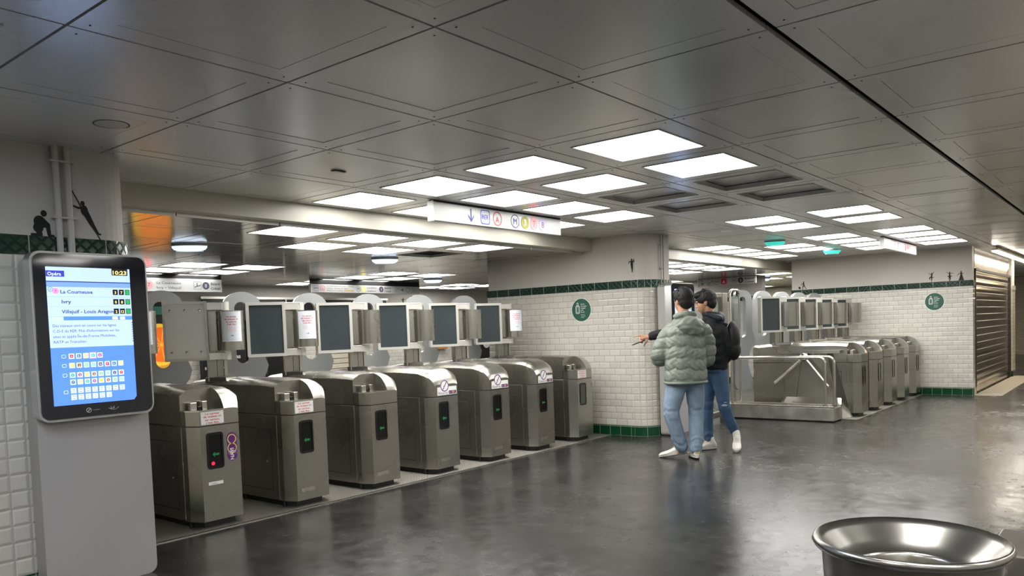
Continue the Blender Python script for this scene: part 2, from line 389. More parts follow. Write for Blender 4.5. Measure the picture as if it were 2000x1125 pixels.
for x in (-4.1, -1.35, .45, 2.2, 3.95, 5.66, 7.3, 9.0, 10.65, 12.3):  # unseen panels added as fill light and for reflections in the steel
    for y in (-4.9, -5.8): lit(0, x, y, 'added unseen fill panel in the ceiling behind the viewpoint', 'unseen fill panels added to the ceiling')
for x, y in ((-4.1, -1.35), (-4.1, -3.1), (-2.25, -.45), (-2.25, -1.35), (-2.25, -3.1), (-.45, -3.1), (-1.35, -4.1)): lit(0, x, y, 'added unseen fill panel in the ceiling behind the viewpoint', 'unseen fill panels added to the ceiling')  # more unseen fill panels, added to brighten the left pillar and totem
DARKC = {(0,) + cell(XL, YL, *q) for q in ((3.95, -.48), (3.95, -1.35), (4.8, -.48), (4.8, -1.35))} | {(1,) + cell(XL, YB, 4.85, 3.05)}

def ceiling(name, level, xs, ys, z, x0=-99, x1=99):
    mb = MB(); ceil_m = globals()['ceil_m'] if level == 0 else ceil_r
    for i in range(len(xs) - 1):
        for j in range(len(ys) - 1):
            a, b, c, d = xs[i], xs[i + 1], ys[j], ys[j + 1]
            if b <= x0 or a >= x1: continue
            g = 0.006
            gl = 0.018 if abs(c + 2.68) < .01 else g; gu = 0.018 if abs(d + 2.68) < .01 else g
            A, B, Cc, D = a + g, b - g, c + gl, d - gu
            key = (level, i, j); cx, cy = (a + b) / 2, (c + d) / 2
            tilt = random.uniform(-.0015, .0015)
            if key in LIT:
                h = 0.305; hx = min(h, (b - a) / 2 - .10); hy = min(h, (d - c) / 2 - .10)
                inn = [(cx - hx, cy - hy), (cx + hx, cy - hy), (cx + hx, cy + hy), (cx - hx, cy + hy)]
                mb.plate([(A, Cc), (B, Cc), (B, D), (A, D)], [inn], z, z + .02, ceil_m, None, False)
            else:
                q = 0.115; e = 0.0016
                o2 = [(A + q, Cc + q), (B - q, Cc + q), (B - q, D - q), (A + q, D - q)]
                mb.plate([(A, Cc), (B, Cc), (B, D), (A, D)], [o2], z, z + .02, ceil_m, None, False)
                if key in DARKC:
                    mb.plate([(A + q, Cc + q), (B - q, Cc + q), (B - q, D - q), (A + q, D - q)], [[(A + q + .01, Cc + q + .01), (B - q - .01, Cc + q + .01), (B - q - .01, D - q - .01), (A + q + .01, D - q - .01)]], z - .004, z + .03, ceil_l, None, False)
                    mb.box(A + q + .01, B - q - .01, Cc + q + .01, D - q - .01, z + .035, z + .04, ceil_m if level == 0 else blackm)  # rear level: black sheet stands for the darkness of an open hole
                else:
                    dz = random.uniform(0, .003)
                    mb.box(A + q + e, B - q - e, Cc + q + e, D - q - e, z + dz, z + .02, ceil_m)
            for sx, sy in ((A + .05, Cc + .05), (B - .05, Cc + .05), (B - .05, D - .05), (A + .05, D - .05)):
                if a < 9 and a > -1: mb.prism(circ(sx, sy, .004, 6), z - .002, z, seam)
    mb.box(xs[0], xs[-1], ys[0], ys[-1], z + .085, z + .12, gap_m)
    mb.box(xs[0], xs[-1], ys[0], ys[-1], z + .083, z + .085, gap_m)
    return mb.build(name, kind='structure')
ceiling('ceiling', 0, XL, YL, H)
ceiling('ceiling_rear', 1, XL, YB, H2)
def ceiling_light(cx, cy, z, hx, hy, label, group, kind):
    t = thing('ceiling_light', label, 'ceiling light', (cx, cy, z), 0, group)
    w = .012
    MB().plate([(-hx, -hy), (hx, -hy), (hx, hy), (-hx, hy)], [[(-hx + w, -hy + w), (hx - w, -hy + w), (hx - w, hy - w), (-hx + w, hy - w)]], -.004, .045, ceil_l, None, False).build('frame', t)
    z0 = .004 if kind == 'std' else .010
    MB().prism(rrect(-hx + w, hx - w, -hy + w, hy - w, .012, 3), z0, z0 + .012, diff_m if kind == 'std' else diff_cool).build('diffuser', t)
for (lv, i, j), (lb, gr, kd) in LIT.items():
    xs, ys = (XL, YL) if lv == 0 else (XL, YB)
    a, b, c, d = xs[i], xs[i + 1], ys[j], ys[j + 1]
    ceiling_light((a + b) / 2, (c + d) / 2, H if lv == 0 else H2, min(.305, (b - a) / 2 - .10) - .001, min(.305, (d - c) / 2 - .10) - .001, lb, gr, kd)

# beams
MB().box(0.15, 6.32, 1.67, 1.80, H2 - .002, H + .1, cream).build('trim_beam', kind='structure')
MB().box(6.86, 13.6, 1.67, 1.80, H2 - .002, H + .1, cream).build('trim_beam', kind='structure')
bx = MB()
for a, b in zip(XL[7:16], XL[8:17]): bx.box(a + .01, b - .01, 1.795, 1.815, H2 - .028, H2 + .01, ceil_l)
bx.build('trim_beam_edge', kind='structure')

# pillars and walls
def rounded(x0, x1, y0, y1, r, corners, n=8):
    P = []
    for key, cx, cy, a in (('fl', x0 + r, y0 + r, 180), ('fr', x1 - r, y0 + r, 270), ('br', x1 - r, y1 - r, 0), ('bl', x0 + r, y1 - r, 90)):
        if key in corners:
            for i in range(n + 1):
                t = math.radians(a + 90 * i / n); P.append((cx + r * math.cos(t), cy + r * math.sin(t)))
        else:
            P.append({'fl': (x0, y0), 'fr': (x1, y0), 'br': (x1, y1), 'bl': (x0, y1)}[key])
    return P
def offset(P, d):
    out = []; n = len(P)
    for i in range(n):
        a, b, c = Vector(P[i - 1]), Vector(P[i]), Vector(P[(i + 1) % n])
        e1 = (b - a).normalized(); e2 = (c - b).normalized()
        n1 = Vector((e1.y, -e1.x)); n2 = Vector((e2.y, -e2.x)); nn = (n1 + n2).normalized()
        out.append(tuple(b + nn * (d / max(.3, nn.dot(n1)))))
    return out
def tiled_wall(name, P, top, fr0, fr1, tile_of, fmat, base=True):
    mb = MB(); u = 0; n = len(P)
    inner = offset(P, -.012)
    mb.prism(inner, fr0 - .02, top, white_paint)
    for i in range(n):
        a, b = P[i], P[(i + 1) % n]; d = math.hypot(b[0] - a[0], b[1] - a[1])
        sm = d < .1
        for z0, z1, m in ((.125, fr0, tile_of(a, b, d)),):
            mb.add([(a[0], a[1], z0), (b[0], b[1], z0), (b[0], b[1], z1), (a[0], a[1], z1)], [(0, 1, 2, 3)], m, None, sm, [[(u, z0 - .125), (u + d, z0 - .125), (u + d, z1 - .125), (u, z1 - .125)]])
        u += d
    Q = offset(P, .008); R = offset(P, .012); u = 0
    for i in range(n):
        fm = fmat if fmat is not frieze_gs or math.hypot(P[(i + 1) % n][0] - P[i][0], P[(i + 1) % n][1] - P[i][1]) < .1 else frieze_g
        for (pp, z0, z1, m) in ((Q, fr0, fr1, fm), (R, 0, .105, green_base), (R, .108, .125, green_base)):
            a, b = pp[i], pp[(i + 1) % n]; d = math.hypot(b[0] - a[0], b[1] - a[1])
            mb.add([(a[0], a[1], z0), (b[0], b[1], z0), (b[0], b[1], z1), (a[0], a[1], z1)], [(0, 1, 2, 3)], m, None, d < .1, [[(u, z0), (u + d, z0), (u + d, z1), (u, z1)]])
        u += math.hypot(P[(i + 1) % n][0] - P[i][0], P[(i + 1) % n][1] - P[i][1])
    for pp, z in ((Q, fr1), (Q, fr0), (R, .125)):
        mb.flat(pp if z != fr0 else pp[::-1], white_paint if z != .125 else green_base, None, z)
    return mb.build(name, kind='structure')
P2 = rounded(6.3, 6.86, .87, 3.42, .24, ('fl',))
tiled_wall('wall_middle_pillar', P2, H + .05, 1.815, 1.91, lambda a, b, d: tile_c if (d < .1 or abs(a[1] - b[1]) < .01) else tile_w, frieze_gs)
P1 = rounded(-2.6, .2, .93, 2.4, .22, ('fr',))
tiled_wall('wall_left_pillar', P1, H + .05, 1.86, 1.965, lambda a, b, d: tile_l, frieze_g)
P3 = [(12.8, -1.53), (13.0, -1.53), (13.0, 1.46), (12.8, 1.46)]
tiled_wall('wall_right', P3, H + .05, 1.815, 1.91, lambda a, b, d: tile_w, frieze_g)
# far walls
MB().box(-3, 19, 8.9, 9.1, 0, H2 + .05, white_paint).build('wall_back', kind='structure')
wb = MB(); wb.strip([(3.0, 8.89), (16, 8.89)], 0.0, 1.75, tile_w); wb.build('trim_back_tiles', kind='structure')
tiled_wall('wall_far_right', [(14.7, 2.75), (14.9, 2.75), (14.9, 8.85), (14.7, 8.85)], H2 + .04, 1.815, 1.91, lambda a, b, d: tile_w, frieze_g)
MB().box(20.5, 20.7, 1.5, 9, 0, H2 + .05, cream_far).build('wall_far_end', kind='structure')
MB().box(-6.9, -6.8, -6.9, 10, 0, 2.6, white_paint).build('wall_left_bounce', kind='structure')  # unseen side wall, moved in to bounce more light
wb = MB(); wb.box(-7, 30, -6.9, -6.8, 0, 2.6, white_paint); wb.strip([(30, -6.795), (-7, -6.795)], 0, 1.82, tile_w); wb.build('wall_rear_bounce', kind='structure')  # unseen wall set close for bounce light and steel reflections
MB().box(-9, -3, 9.0, 9.1, 0, 3, white_paint).build('wall_back', kind='structure')
# ================================================================ TICKET GATES
GL = 1.5
screen_grn = mat('green_arrow_led', (0.008, 0.12, 0.03), 0.4, emit=0.25)
led_red = mat('red_led', (0.9, 0.02, 0.05), 0.4, emit=0.6)
def zt(y):
    T = [(0, .862), (.010, .892), (.028, .925), (.055, .957), (.09, .985), (.13, 1.003), (.175, 1.014), (.28, 1.02), (.42, 1.025), (1.25, 1.025), (1.5, 1.0)]
    for (a, za), (b, zb) in zip(T, T[1:]):
        if y <= b: return za + (zb - za) * (y - a) / (b - a)
    return 1.0
def crown(x, zz):
    t = (x + .05) / .41
    return zz - .045 * (max(0, (.26 - t) / .26)) ** 2 - .045 * (max(0, (t - .74) / .26)) ** 2.2
def head_loft(mb, ys, xl, xr, m, z0=.75):
    rings = []
    for y in ys:
        k = min(1, y / .10) * .05
        a = max(xl, -k) if xl < 0 else xl; b = min(xr, .31 + k); zz = zt(y)
        n = 14; ring = [(a, y, z0)]
        for i in range(n + 1):
            x = a + (b - a) * i / n; ring.append((x, y, crown(x, zz)))
        ring.append((b, y, z0)); rings.append([tuple(p) for p in ring][::-1])
    mb.loft(rings, m, None, True)
def carnet(mb, M, w, h, small=False):
    """white notice with red French text and sprinkles"""
    mb.rect(0, w, 0, h, paper if small else wht, M, 0)
    rnd = random.Random(3)
    L = ['Le carnet', 'de tickets t+', 'en carton,', "c'est fini."]
    if small:
        for i, t in enumerate(L): mb.text(t, w / 2, h * (.80 - .085 * i), h * .085, redp, M, .0006, 'c', True)
        for i in range(3): mb.text('Plus d\'infos en station', w / 2, h * (.44 - .045 * i), h * .035, pinkp, M, .0006, 'c')
        mb.rect(w * .44, w * .48, h * .18, h * .21, navy, M, .0006); mb.rect(w * .51, w * .56, h * .175, h * .215, navy, M, .0006)
        mb.rect(w * .5, w * .92, h * .06, h * .075, navy, M, .0006)
    else:
        for i, t in enumerate(L): mb.text(t, w / 2, h * (.74 - .23 * i), h * .22, redp, M, .0006, 'c', True, fit=w * (.62, .8, .64, .6)[i])
    for i in range(46):
        x, y = rnd.uniform(.04, .96), rnd.uniform(.3 if small else .05, .97)
        if .18 < x < .82: continue
        mb.add([(x * w, y * h, 0), (x * w + .002, y * h + .004, 0), (x * w + .0035, y * h + .002, 0)], [(0, 1, 2)], (dgrey, navy, redp, purple)[i % 4], M @ TR(0, 0, .0006))
def cyl(x): return .02 - .105 * math.sqrt(max(0, 1 - ((x - .195) / .108) ** 2))
def make_gate(kind, x0, y0, label, group, oval_badge=False, red=False, notice=True, flyer=False, blank=False, leaf=True, grey_disp=False, tag_strip=False, tripod=False, wide=False):
    t = thing('ticket_gate', label, 'ticket gate', (x0, y0, 0), 0, group)
    plan = [(0, 0), (.31, 0), (.36, .10), (.36, GL), (-.05, GL), (-.05, .10)]
    b = MB(); b.prism(plan, .055, .742, steel)
    b.box(-.0535, -.050, .165, .171, .06, .74, steel_light)      # edge of the side skin
    b.box(-.0535, -.05, .171, GL, .738, .742, steel_light)
    b.build('body', t, .004)
    p = MB(); p.prism([(.03, .06), (.28, .06), (.32, .13), (.32, GL - .04), (-.01, GL - .04), (-.01, .13)], 0, .056, rubber)
    for yy in (.14, .7, 1.35): p.prism(circ(-.03, yy, .012, 8), 0, .055, rubber)
    p.build('plinth', t)
    h = MB()
    if kind == 'pocket':
        head_loft(h, [.17, .28, .42, .7, 1.0, 1.25, 1.5], -.05, .36, steel)
        head_loft(h, [0, .010, .028, .055, .09, .13, .175], .195, .36, steel)
        h.prism([(0, 0), (.196, 0), (.196, .175), (-.05, .175), (-.05, .10)], .75, .856, steel)
        h.prism([(0, -.004), (.2, -.004), (.2, .0), (-.001, .0), (-.054, .10), (-.054, .17), (-.058, .17), (-.058, .095)], .852, .862, steel_light)
    else:
        head_loft(h, [0, .010, .028, .055, .09, .13, .175, .28, .42, .7, 1.0, 1.25, 1.5], -.05, .36, steel)
    h.prism([(x * .985 + .002, y + .004) for x, y in plan], .740, .752, seam)
    hd = h.build('head', t); es = hd.modifiers.new('edge_split', 'EDGE_SPLIT'); es.split_angle = math.radians(38)
    if kind == 'pocket':
        r = MB(); r.box(.0, .05, .11, .15, .857, .915, steel_light); r.box(.09, .13, .11, .15, .857, .92, steel_light)
        r.box(.055, .085, .11, .145, .857, .885, black); r.build('ticket_slot', t, .004)
    # rear tray and purple reader ring on the top
    r = MB(); r.prism([(0.0, .95), (.10, .95), (.10, 1.22), (-.04, 1.22)], .985, 1.035, steel_light); r.box(.0, .085, .99, 1.2, 1.035, 1.037, seam)
    r.build('return_tray', t, .006)
    r = MB(); r.ring(circ(.17, .62, .075), circ(.17, .62, .058), purple, None, 1.0262); r.ring(circ(.17, .62, .04), circ(.17, .62, .028), lilac, None, 1.0263)
    r.build('reader_mark', t, label='purple ring print on the gate top')
    # side panel
    a = MB(); M = left(-.0505, 1.05, 0)
    a.plate(rrect(0, .80, .13, .63, .01, 3), [rrect(.004, .796, .134, .626, .01, 3)], 0, .0012, seam, M, False)
    a.plate(rrect(.004, .796, .134, .626, .01, 3), [], 0, .002, steel, M, False)
    a.rect(.398, .401, .14, .62, seam, M, .0024); a.prism(circ(.73, .36, .007, 10), 0, .005, steel_light, M)
    a.prism(circ(.41, .17, .005, 8), 0, .005, steel_light, M)
    a.build('access_panel', t)
    # display
    M = front(0, 0, 0)
    d = MB(); d.plate(rrect(.045, .175, .43, .695, .022), [rrect(.058, .162, .447, .678, .014)], -.001, .006, black, M); dd = d.build('display_frame', t)
    d = MB(); d.flat(rrect(.058, .162, .447, .678, .014), mat('display_grey_glass', (.05, .055, .05), .15) if grey_disp else mat('display_black_glass', (.004, .004, .004), .1), M, .0015)
    if not grey_disp: d.flat([(.085, .535), (.105, .555), (.105, .543), (.14, .543), (.14, .527), (.105, .527), (.105, .515)], screen_grn, M, .002)
    if red: d.flat(circ(.088, .47, .014, 16), led_red, M, .0022)
    d.build('display', dd)
    if kind == 'pocket' and notice:
        s = MB(); carnet(s, front(.012, -.0005, .757), .178, .094); s.build('notice_sticker', t, label='white sticker with red French text')
    if kind == 'plain':
        s = MB(); M = front(0, -.001, 0)
        s.rect(.03, .295, .758, .835, wht, M, 0); s.flat(circ(.13, .845, .058, 28), wht, M, .0003)
        s.ring(circ(.13, .845, .056, 28), circ(.13, .845, .047, 28), purple, M, .0006)
        s.flat([(.10, .81), (.108, .805), (.162, .88), (.154, .885)], purple, M, .0008)
        s.flat([(.112, .838), (.12, .85), (.127, .85), (.12, .836)], lilac, M, .0009)
        s.text('Réservé', .045, .766, .036, purple, M, .0006, fit=.125)
        s.flat(rrect(.185, .29, .763, .795, .012), purple, M, .0006); s.text('→', .19, .77, .025, wht, M, .0009); s.ring(circ(.237, .779, .011, 14), circ(.237, .779, .007, 14), yellow, M, .0009); s.ring(circ(.258, .779, .011, 14), circ(.258, .779, .007, 14), yellow, M, .0009)
        s.build('reserved_sticker', t, label='white sticker with a struck-out purple circle')
    if oval_badge:
        s = MB(); M = front(.245, -.001, .575)
        s.flat(rrect(-.04, .04, -.105, .105, .04, 8), purple, M, 0)
        s.ring(circ(0, .055, .036, 24), circ(0, .055, .029, 24), yellow, M, .0006); s.ring(circ(0, -.012, .038, 24), circ(0, -.012, .031, 24), yellow, M, .0006)
        for rr in (.05, .075): s.add([(rr * math.cos(a) * .5 - .0, -.07 + rr * math.sin(a) * .5 + w, .0004) for w in (0, .006) for a in [PI * (.1 + .8 * i / 10) for i in range(11)]], [(i, i + 1, 12 + i, 11 + i) for i in range(10)], lilac, M)
        s.text('NAVI', .012, -.098, .042, wht, M, .0009, 'l', True, rot=PI / 2, fit=.085)
        s.build('oval_sticker', t, label='purple oval sticker with white and yellow lettering')
    if tag_strip:
        s = MB(); M = front(0, -.001, 0); s.rect(.045, .16, .315, .338, wht, M, 0); s.text('L 1109 A', .062, .320, .013, dgrey, M, .0004); s.build('number_strip', t)
    else:
        s = MB(); s.plate(rrect(.04, .17, .12, .15, .003, 2), [], 0, .001, steel_light, front(0, -.0005, 0), False); s.build('maker_plate', t)
    if tripod:
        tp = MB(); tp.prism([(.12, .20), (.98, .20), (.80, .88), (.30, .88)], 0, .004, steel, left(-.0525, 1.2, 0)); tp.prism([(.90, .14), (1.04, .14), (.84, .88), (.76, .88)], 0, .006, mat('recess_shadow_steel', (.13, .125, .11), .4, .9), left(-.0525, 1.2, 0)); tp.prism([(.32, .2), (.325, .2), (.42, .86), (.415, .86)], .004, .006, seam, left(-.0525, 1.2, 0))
        tp.prism([(.10, .92), (.96, .92), (.96, .88), (.10, .88)], 0, .10, steel, left(-.0525, 1.2, 0))
        tp.build('tripod_recess', t, .004)
        tp = MB(); cx = Vector((-.16, .72, .83))
        tp.ell(cx, (.06, .07, .06), steel_light)
        for dv in ((-.05, .40, -.36), (-.05, -.34, -.40)):
            e = cx + Vector(dv); tp.tube([cx, e], .019, steel_light, 12); tp.ell(e, (.019, .019, .019), steel_light, nu=10, nv=6)
        tp.tube([cx, cx + Vector((.13, 0, .02))], .05, steel, 14)
        tp.build('tripod', t, label='three-arm steel turnstile')
        tp = MB(); tp.loft([[(-.05, 1.2, .0), (-.05, .1, .0), (-.30, .2, .0), (-.30, 1.1, .0)][::-1], [(-.05, 1.05, .26), (-.05, .25, .26), (-.08, .3, .26), (-.08, 1.0, .26)][::-1]], steel, None, False)
        tp.build('tripod_foot', t, .004)
    # post assembly, turned 30 degrees
    A = TR(-.05, 1.115, 0) @ Matrix.Rotation(-PI / 6, 4, 'Z')
    s = MB(); s.box(-.02, .06, .05, .17, 1.0, 1.69, steel, A); s.box(.06, .115, .06, .16, 1.0, 1.69, steel, A); s.box(.058, .062, .048, .05, 1.0, 1.69, seam, A)
    s.box(.12, .145, .04, .15, .98, 1.2, steel_light, A)
    s.build('post', t, .004)
    for z0, z1 in ((1.625, 1.695), (1.19, 1.255)):
        s = MB(); s.box(0, .13, -.005, .10, z0, z1, alu, A); s.tube([A @ Vector((.14, .05, z0 - .003)), A @ Vector((.14, .05, z1 + .003))], .045, alu, 14)
        s.box(-.005, .14, -.01, .08, z1 - .006, z1, steel_light, A); s.build('arm', t, .003)
    s = MB(); prof = [(-.01, .02), (.07, .025)] + [(.195 - .107 * math.cos(a), cyl(.195 - .107 * math.cos(a))) for a in [PI * k / 16 for k in range(17)]] + [(.302, .05)]
    if wide: prof = [(-.06, .02)] + [(.165 - .15 * math.cos(a), .02 - .17 * math.sin(a)) for a in [PI * k / 16 for k in range(17)]] + [(.32, .05)]
    inner = [(x, y + .012) for x, y in prof][::-1]
    s.prism(prof + [(.09, .05), (-.01, .04)], 1.27, 1.615, steel, A, True)
    s.build('housing', t, .003)
    if flyer:
        s = MB(); carnet(s, TR(0, 0, 0), .16, .262, True)
        for k in range(10): s.rect(.016 * k, .016 * (k + 1), 0, .262, paper, None, -.0004)
        s.f = s.f[1:]; s.m = s.m[1:]; s.s = s.s[1:]
        s.v = [tuple(A @ Vector((.115 + x, cyl(.115 + x) - .0016 - z, 1.345 + y))) for x, y, z in s.v]
        s.build('paper_flyer', t, label='white paper flyer with red text taped on')
    if leaf:
        F = A @ front(0, 0, 0)
        s = MB(); w = .355
        if blank:
            s.prism([(-w, 1.19), (0, 1.19), (0, 1.70), (-w, 1.70)], .0, .05, steel_light if 0 else mat('plain_steel_panel', (.50, .49, .45), .42, .9, noise=.06, nscale=3), F)
            s.plate([(-w, 1.19), (0, 1.19), (0, 1.70), (-w, 1.70)], [[(-w + .022, 1.212), (-.022, 1.212), (-.022, 1.678), (-w + .022, 1.678)]], .05, .062, steel, F, False)
            s.build('door_panel', t, .003, label='bare riveted steel panel')
            s = MB()
            for px in (-w + .06, -w / 2, -.06):
                for pz in (1.265, 1.625): s.prism(circ(px, pz, .009, 10), .05, .058, seam, F); s.prism(circ(px + .003, pz - .003, .006, 8), .058, .062, steel_light, F)
            s.build('rivets', t)
        else:
            s.prism([(-w + .01, 1.2), (-.01, 1.2), (-.01, 1.69), (-w + .01, 1.69)], .0, .05, darkglass, F); s.build('door_panel', t)
            s = MB(); s.plate(rrect(-w, 0, 1.19, 1.70, .008, 2), [[(-w + .028, 1.218), (-.028, 1.218), (-.028, 1.672), (-w + .028, 1.672)]], -.005, .064, alu, F, False)
            s.build('panel_frame', t, .006)
    return t
gl = 'ticket gates of the left row'
LEFTG = [('pocket', 'steel ticket gate nearest the screen totem, purple oval sticker beside its display', dict(oval_badge=True, red=True, flyer=True, leaf=False, tag_strip=True)),
 ('pocket', 'steel ticket gate with red-text sticker and bare riveted panel, second in left row', dict(flyer=True, blank=True)),
 ('pocket', 'steel ticket gate without front sticker, between the second and the reserved gates', dict(notice=False, flyer=True)),
 ('plain', 'rounded steel ticket gate with reserved sticker, nearest of the three reserved ones', dict()),
 ('plain', 'rounded steel ticket gate with reserved sticker, middle of the three reserved ones', dict()),
 ('plain', 'rounded steel ticket gate with reserved sticker, farthest of the three reserved ones', dict()),
 ('pocket', 'steel ticket gate standing against the tiled pillar, last of the left row', dict(flyer=True, grey_disp=True))]
for i, (k, lb, kw) in enumerate(LEFTG): make_gate(k, .82 + .797 * i, 1.47, lb, gl, **kw)
gr = 'ticket gates of the right row'
RL = ['steel ticket gate with three-arm turnstile beside the concrete kerb', 'steel ticket gate just right of the turnstile gate', 'steel ticket gate in the middle of the right row',
      'steel ticket gate second from the right wall', 'steel ticket gate standing against the right wall']
for i, lb in enumerate(RL): make_gate('pocket', 9.2 + .8 * i, -.75, lb, gr, notice=False, grey_disp=True, tripod=(i == 0), wide=True)

# grey slotted swing doors behind the gates
def slotted_door(x, y, label, group, w=.36, z0=.36, z1=1.82, rz=-PI / 8):
    t = thing('slotted_door', label, 'gate door', (x, y, 0), rz, group)
    r = w / 2; P = []
    P += [(r * math.cos(a), z1 - r * .8 + r * .8 * math.sin(a)) for a in [PI * i / 16 for i in range(17)]]
    P += [(-r, 1.1), (-r, z0 + .08), (-r + .03, z0 + .02), (-r + .08, z0)]
    P += [(r, z0), (r, .50), (r - .05, .58), (r - .09, .70), (r - .095, .80), (r - .05, .93), (r + .02, 1.02), (r + .045, 1.10), (r + .02, 1.17), (r, 1.22)]
    sl = []; cx = -.01; hw = .062
    sl += [(cx + hw * math.cos(a), 1.66 + hw * math.sin(a)) for a in [PI * i / 10 for i in range(11)]]
    sl += [(cx + hw * math.cos(a), 1.19 + hw * math.sin(a)) for a in [PI + PI * i / 10 for i in range(11)]]
    m = MB(); m.plate(P, [sl], -.03, .03, grey_paint, front(0, 0, 0)); m.build('door_plate', t, .008, seg=3)
    m = MB(); m.tube([(-r + .01, .01, 0), (-r + .01, .01, z0 + .3)], .022, steel_dark, 10); m.prism(circ(-r + .01, .01, .03, 16), 0, .02, steel_dark); m.build('hinge_post', t)
nm = ['slotted grey door behind the riveted panel of the left row', 'slotted grey door behind the first dark panel of the left row', 'slotted grey door behind the second dark panel',
      'slotted grey door behind the third dark panel', 'slotted grey door behind the fourth dark panel', 'slotted grey door behind the fifth dark panel, nearest the tiled pillar']
for i in range(6): slotted_door(.82 + .797 * (i + 1) - .215, 3.05, nm[i], 'slotted doors of the left row')
nr = ['tall grey slotted door left of the right gates, beside the turnstile', 'grey slotted door, its rounded top just right of the first dark panel, right row', 'grey slotted door second behind the right row of gates', 'grey slotted door third behind the right row of gates', 'grey slotted door farthest behind the right row, nearest the right wall']
for i in range(5): slotted_door(9.2 + .8 * i - .175, .86, nr[i], 'slotted doors of the right row')

# ================================================================ INFORMATION TOTEMS
scr_bg = mat('screen_blue', (0.10, 0.26, 0.88), 0.3, emit=0.62)
scr_lt = mat('screen_pale', (0.50, 0.66, 1.0), 0.3, emit=0.62)
scr_mid = mat('screen_midblue', (0.20, 0.36, 0.86), 0.3, emit=0.62)
scr_ink = mat('screen_ink', (0.02, 0.07, 0.34), 0.5, emit=0.15)
scr_black = mat('screen_black', (0.01, 0.01, 0.012), 0.4)
scr_gold = mat('screen_gold', (1.0, 0.72, 0.25), 0.4, emit=1.0)
scr_green = mat('screen_green', (0.02, 0.42, 0.10), 0.4, emit=0.6)
scr_pink = mat('screen_pink', (0.95, 0.30, 0.55), 0.4, emit=0.7)
scr_wht = mat('screen_white', (0.75, 0.86, 1.0), 0.4, emit=0.62)
scr_cols = [mat('screen_dot_%s' % n, c, .4, emit=.7) for n, c in (('red', (.8, .03, .08)), ('blue', (.02, .12, .55)), ('orange', (.95, .5, .1)), ('teal', (.02, .4, .4)), ('violet', (.35, .05, .4)),
            ('olive', (.5, .55, .05)), ('brown', (.3, .1, .02)), ('lime', (.2, .7, .2)), ('sky', (.2, .6, .9)), ('ink', (.05, .03, .25)))]
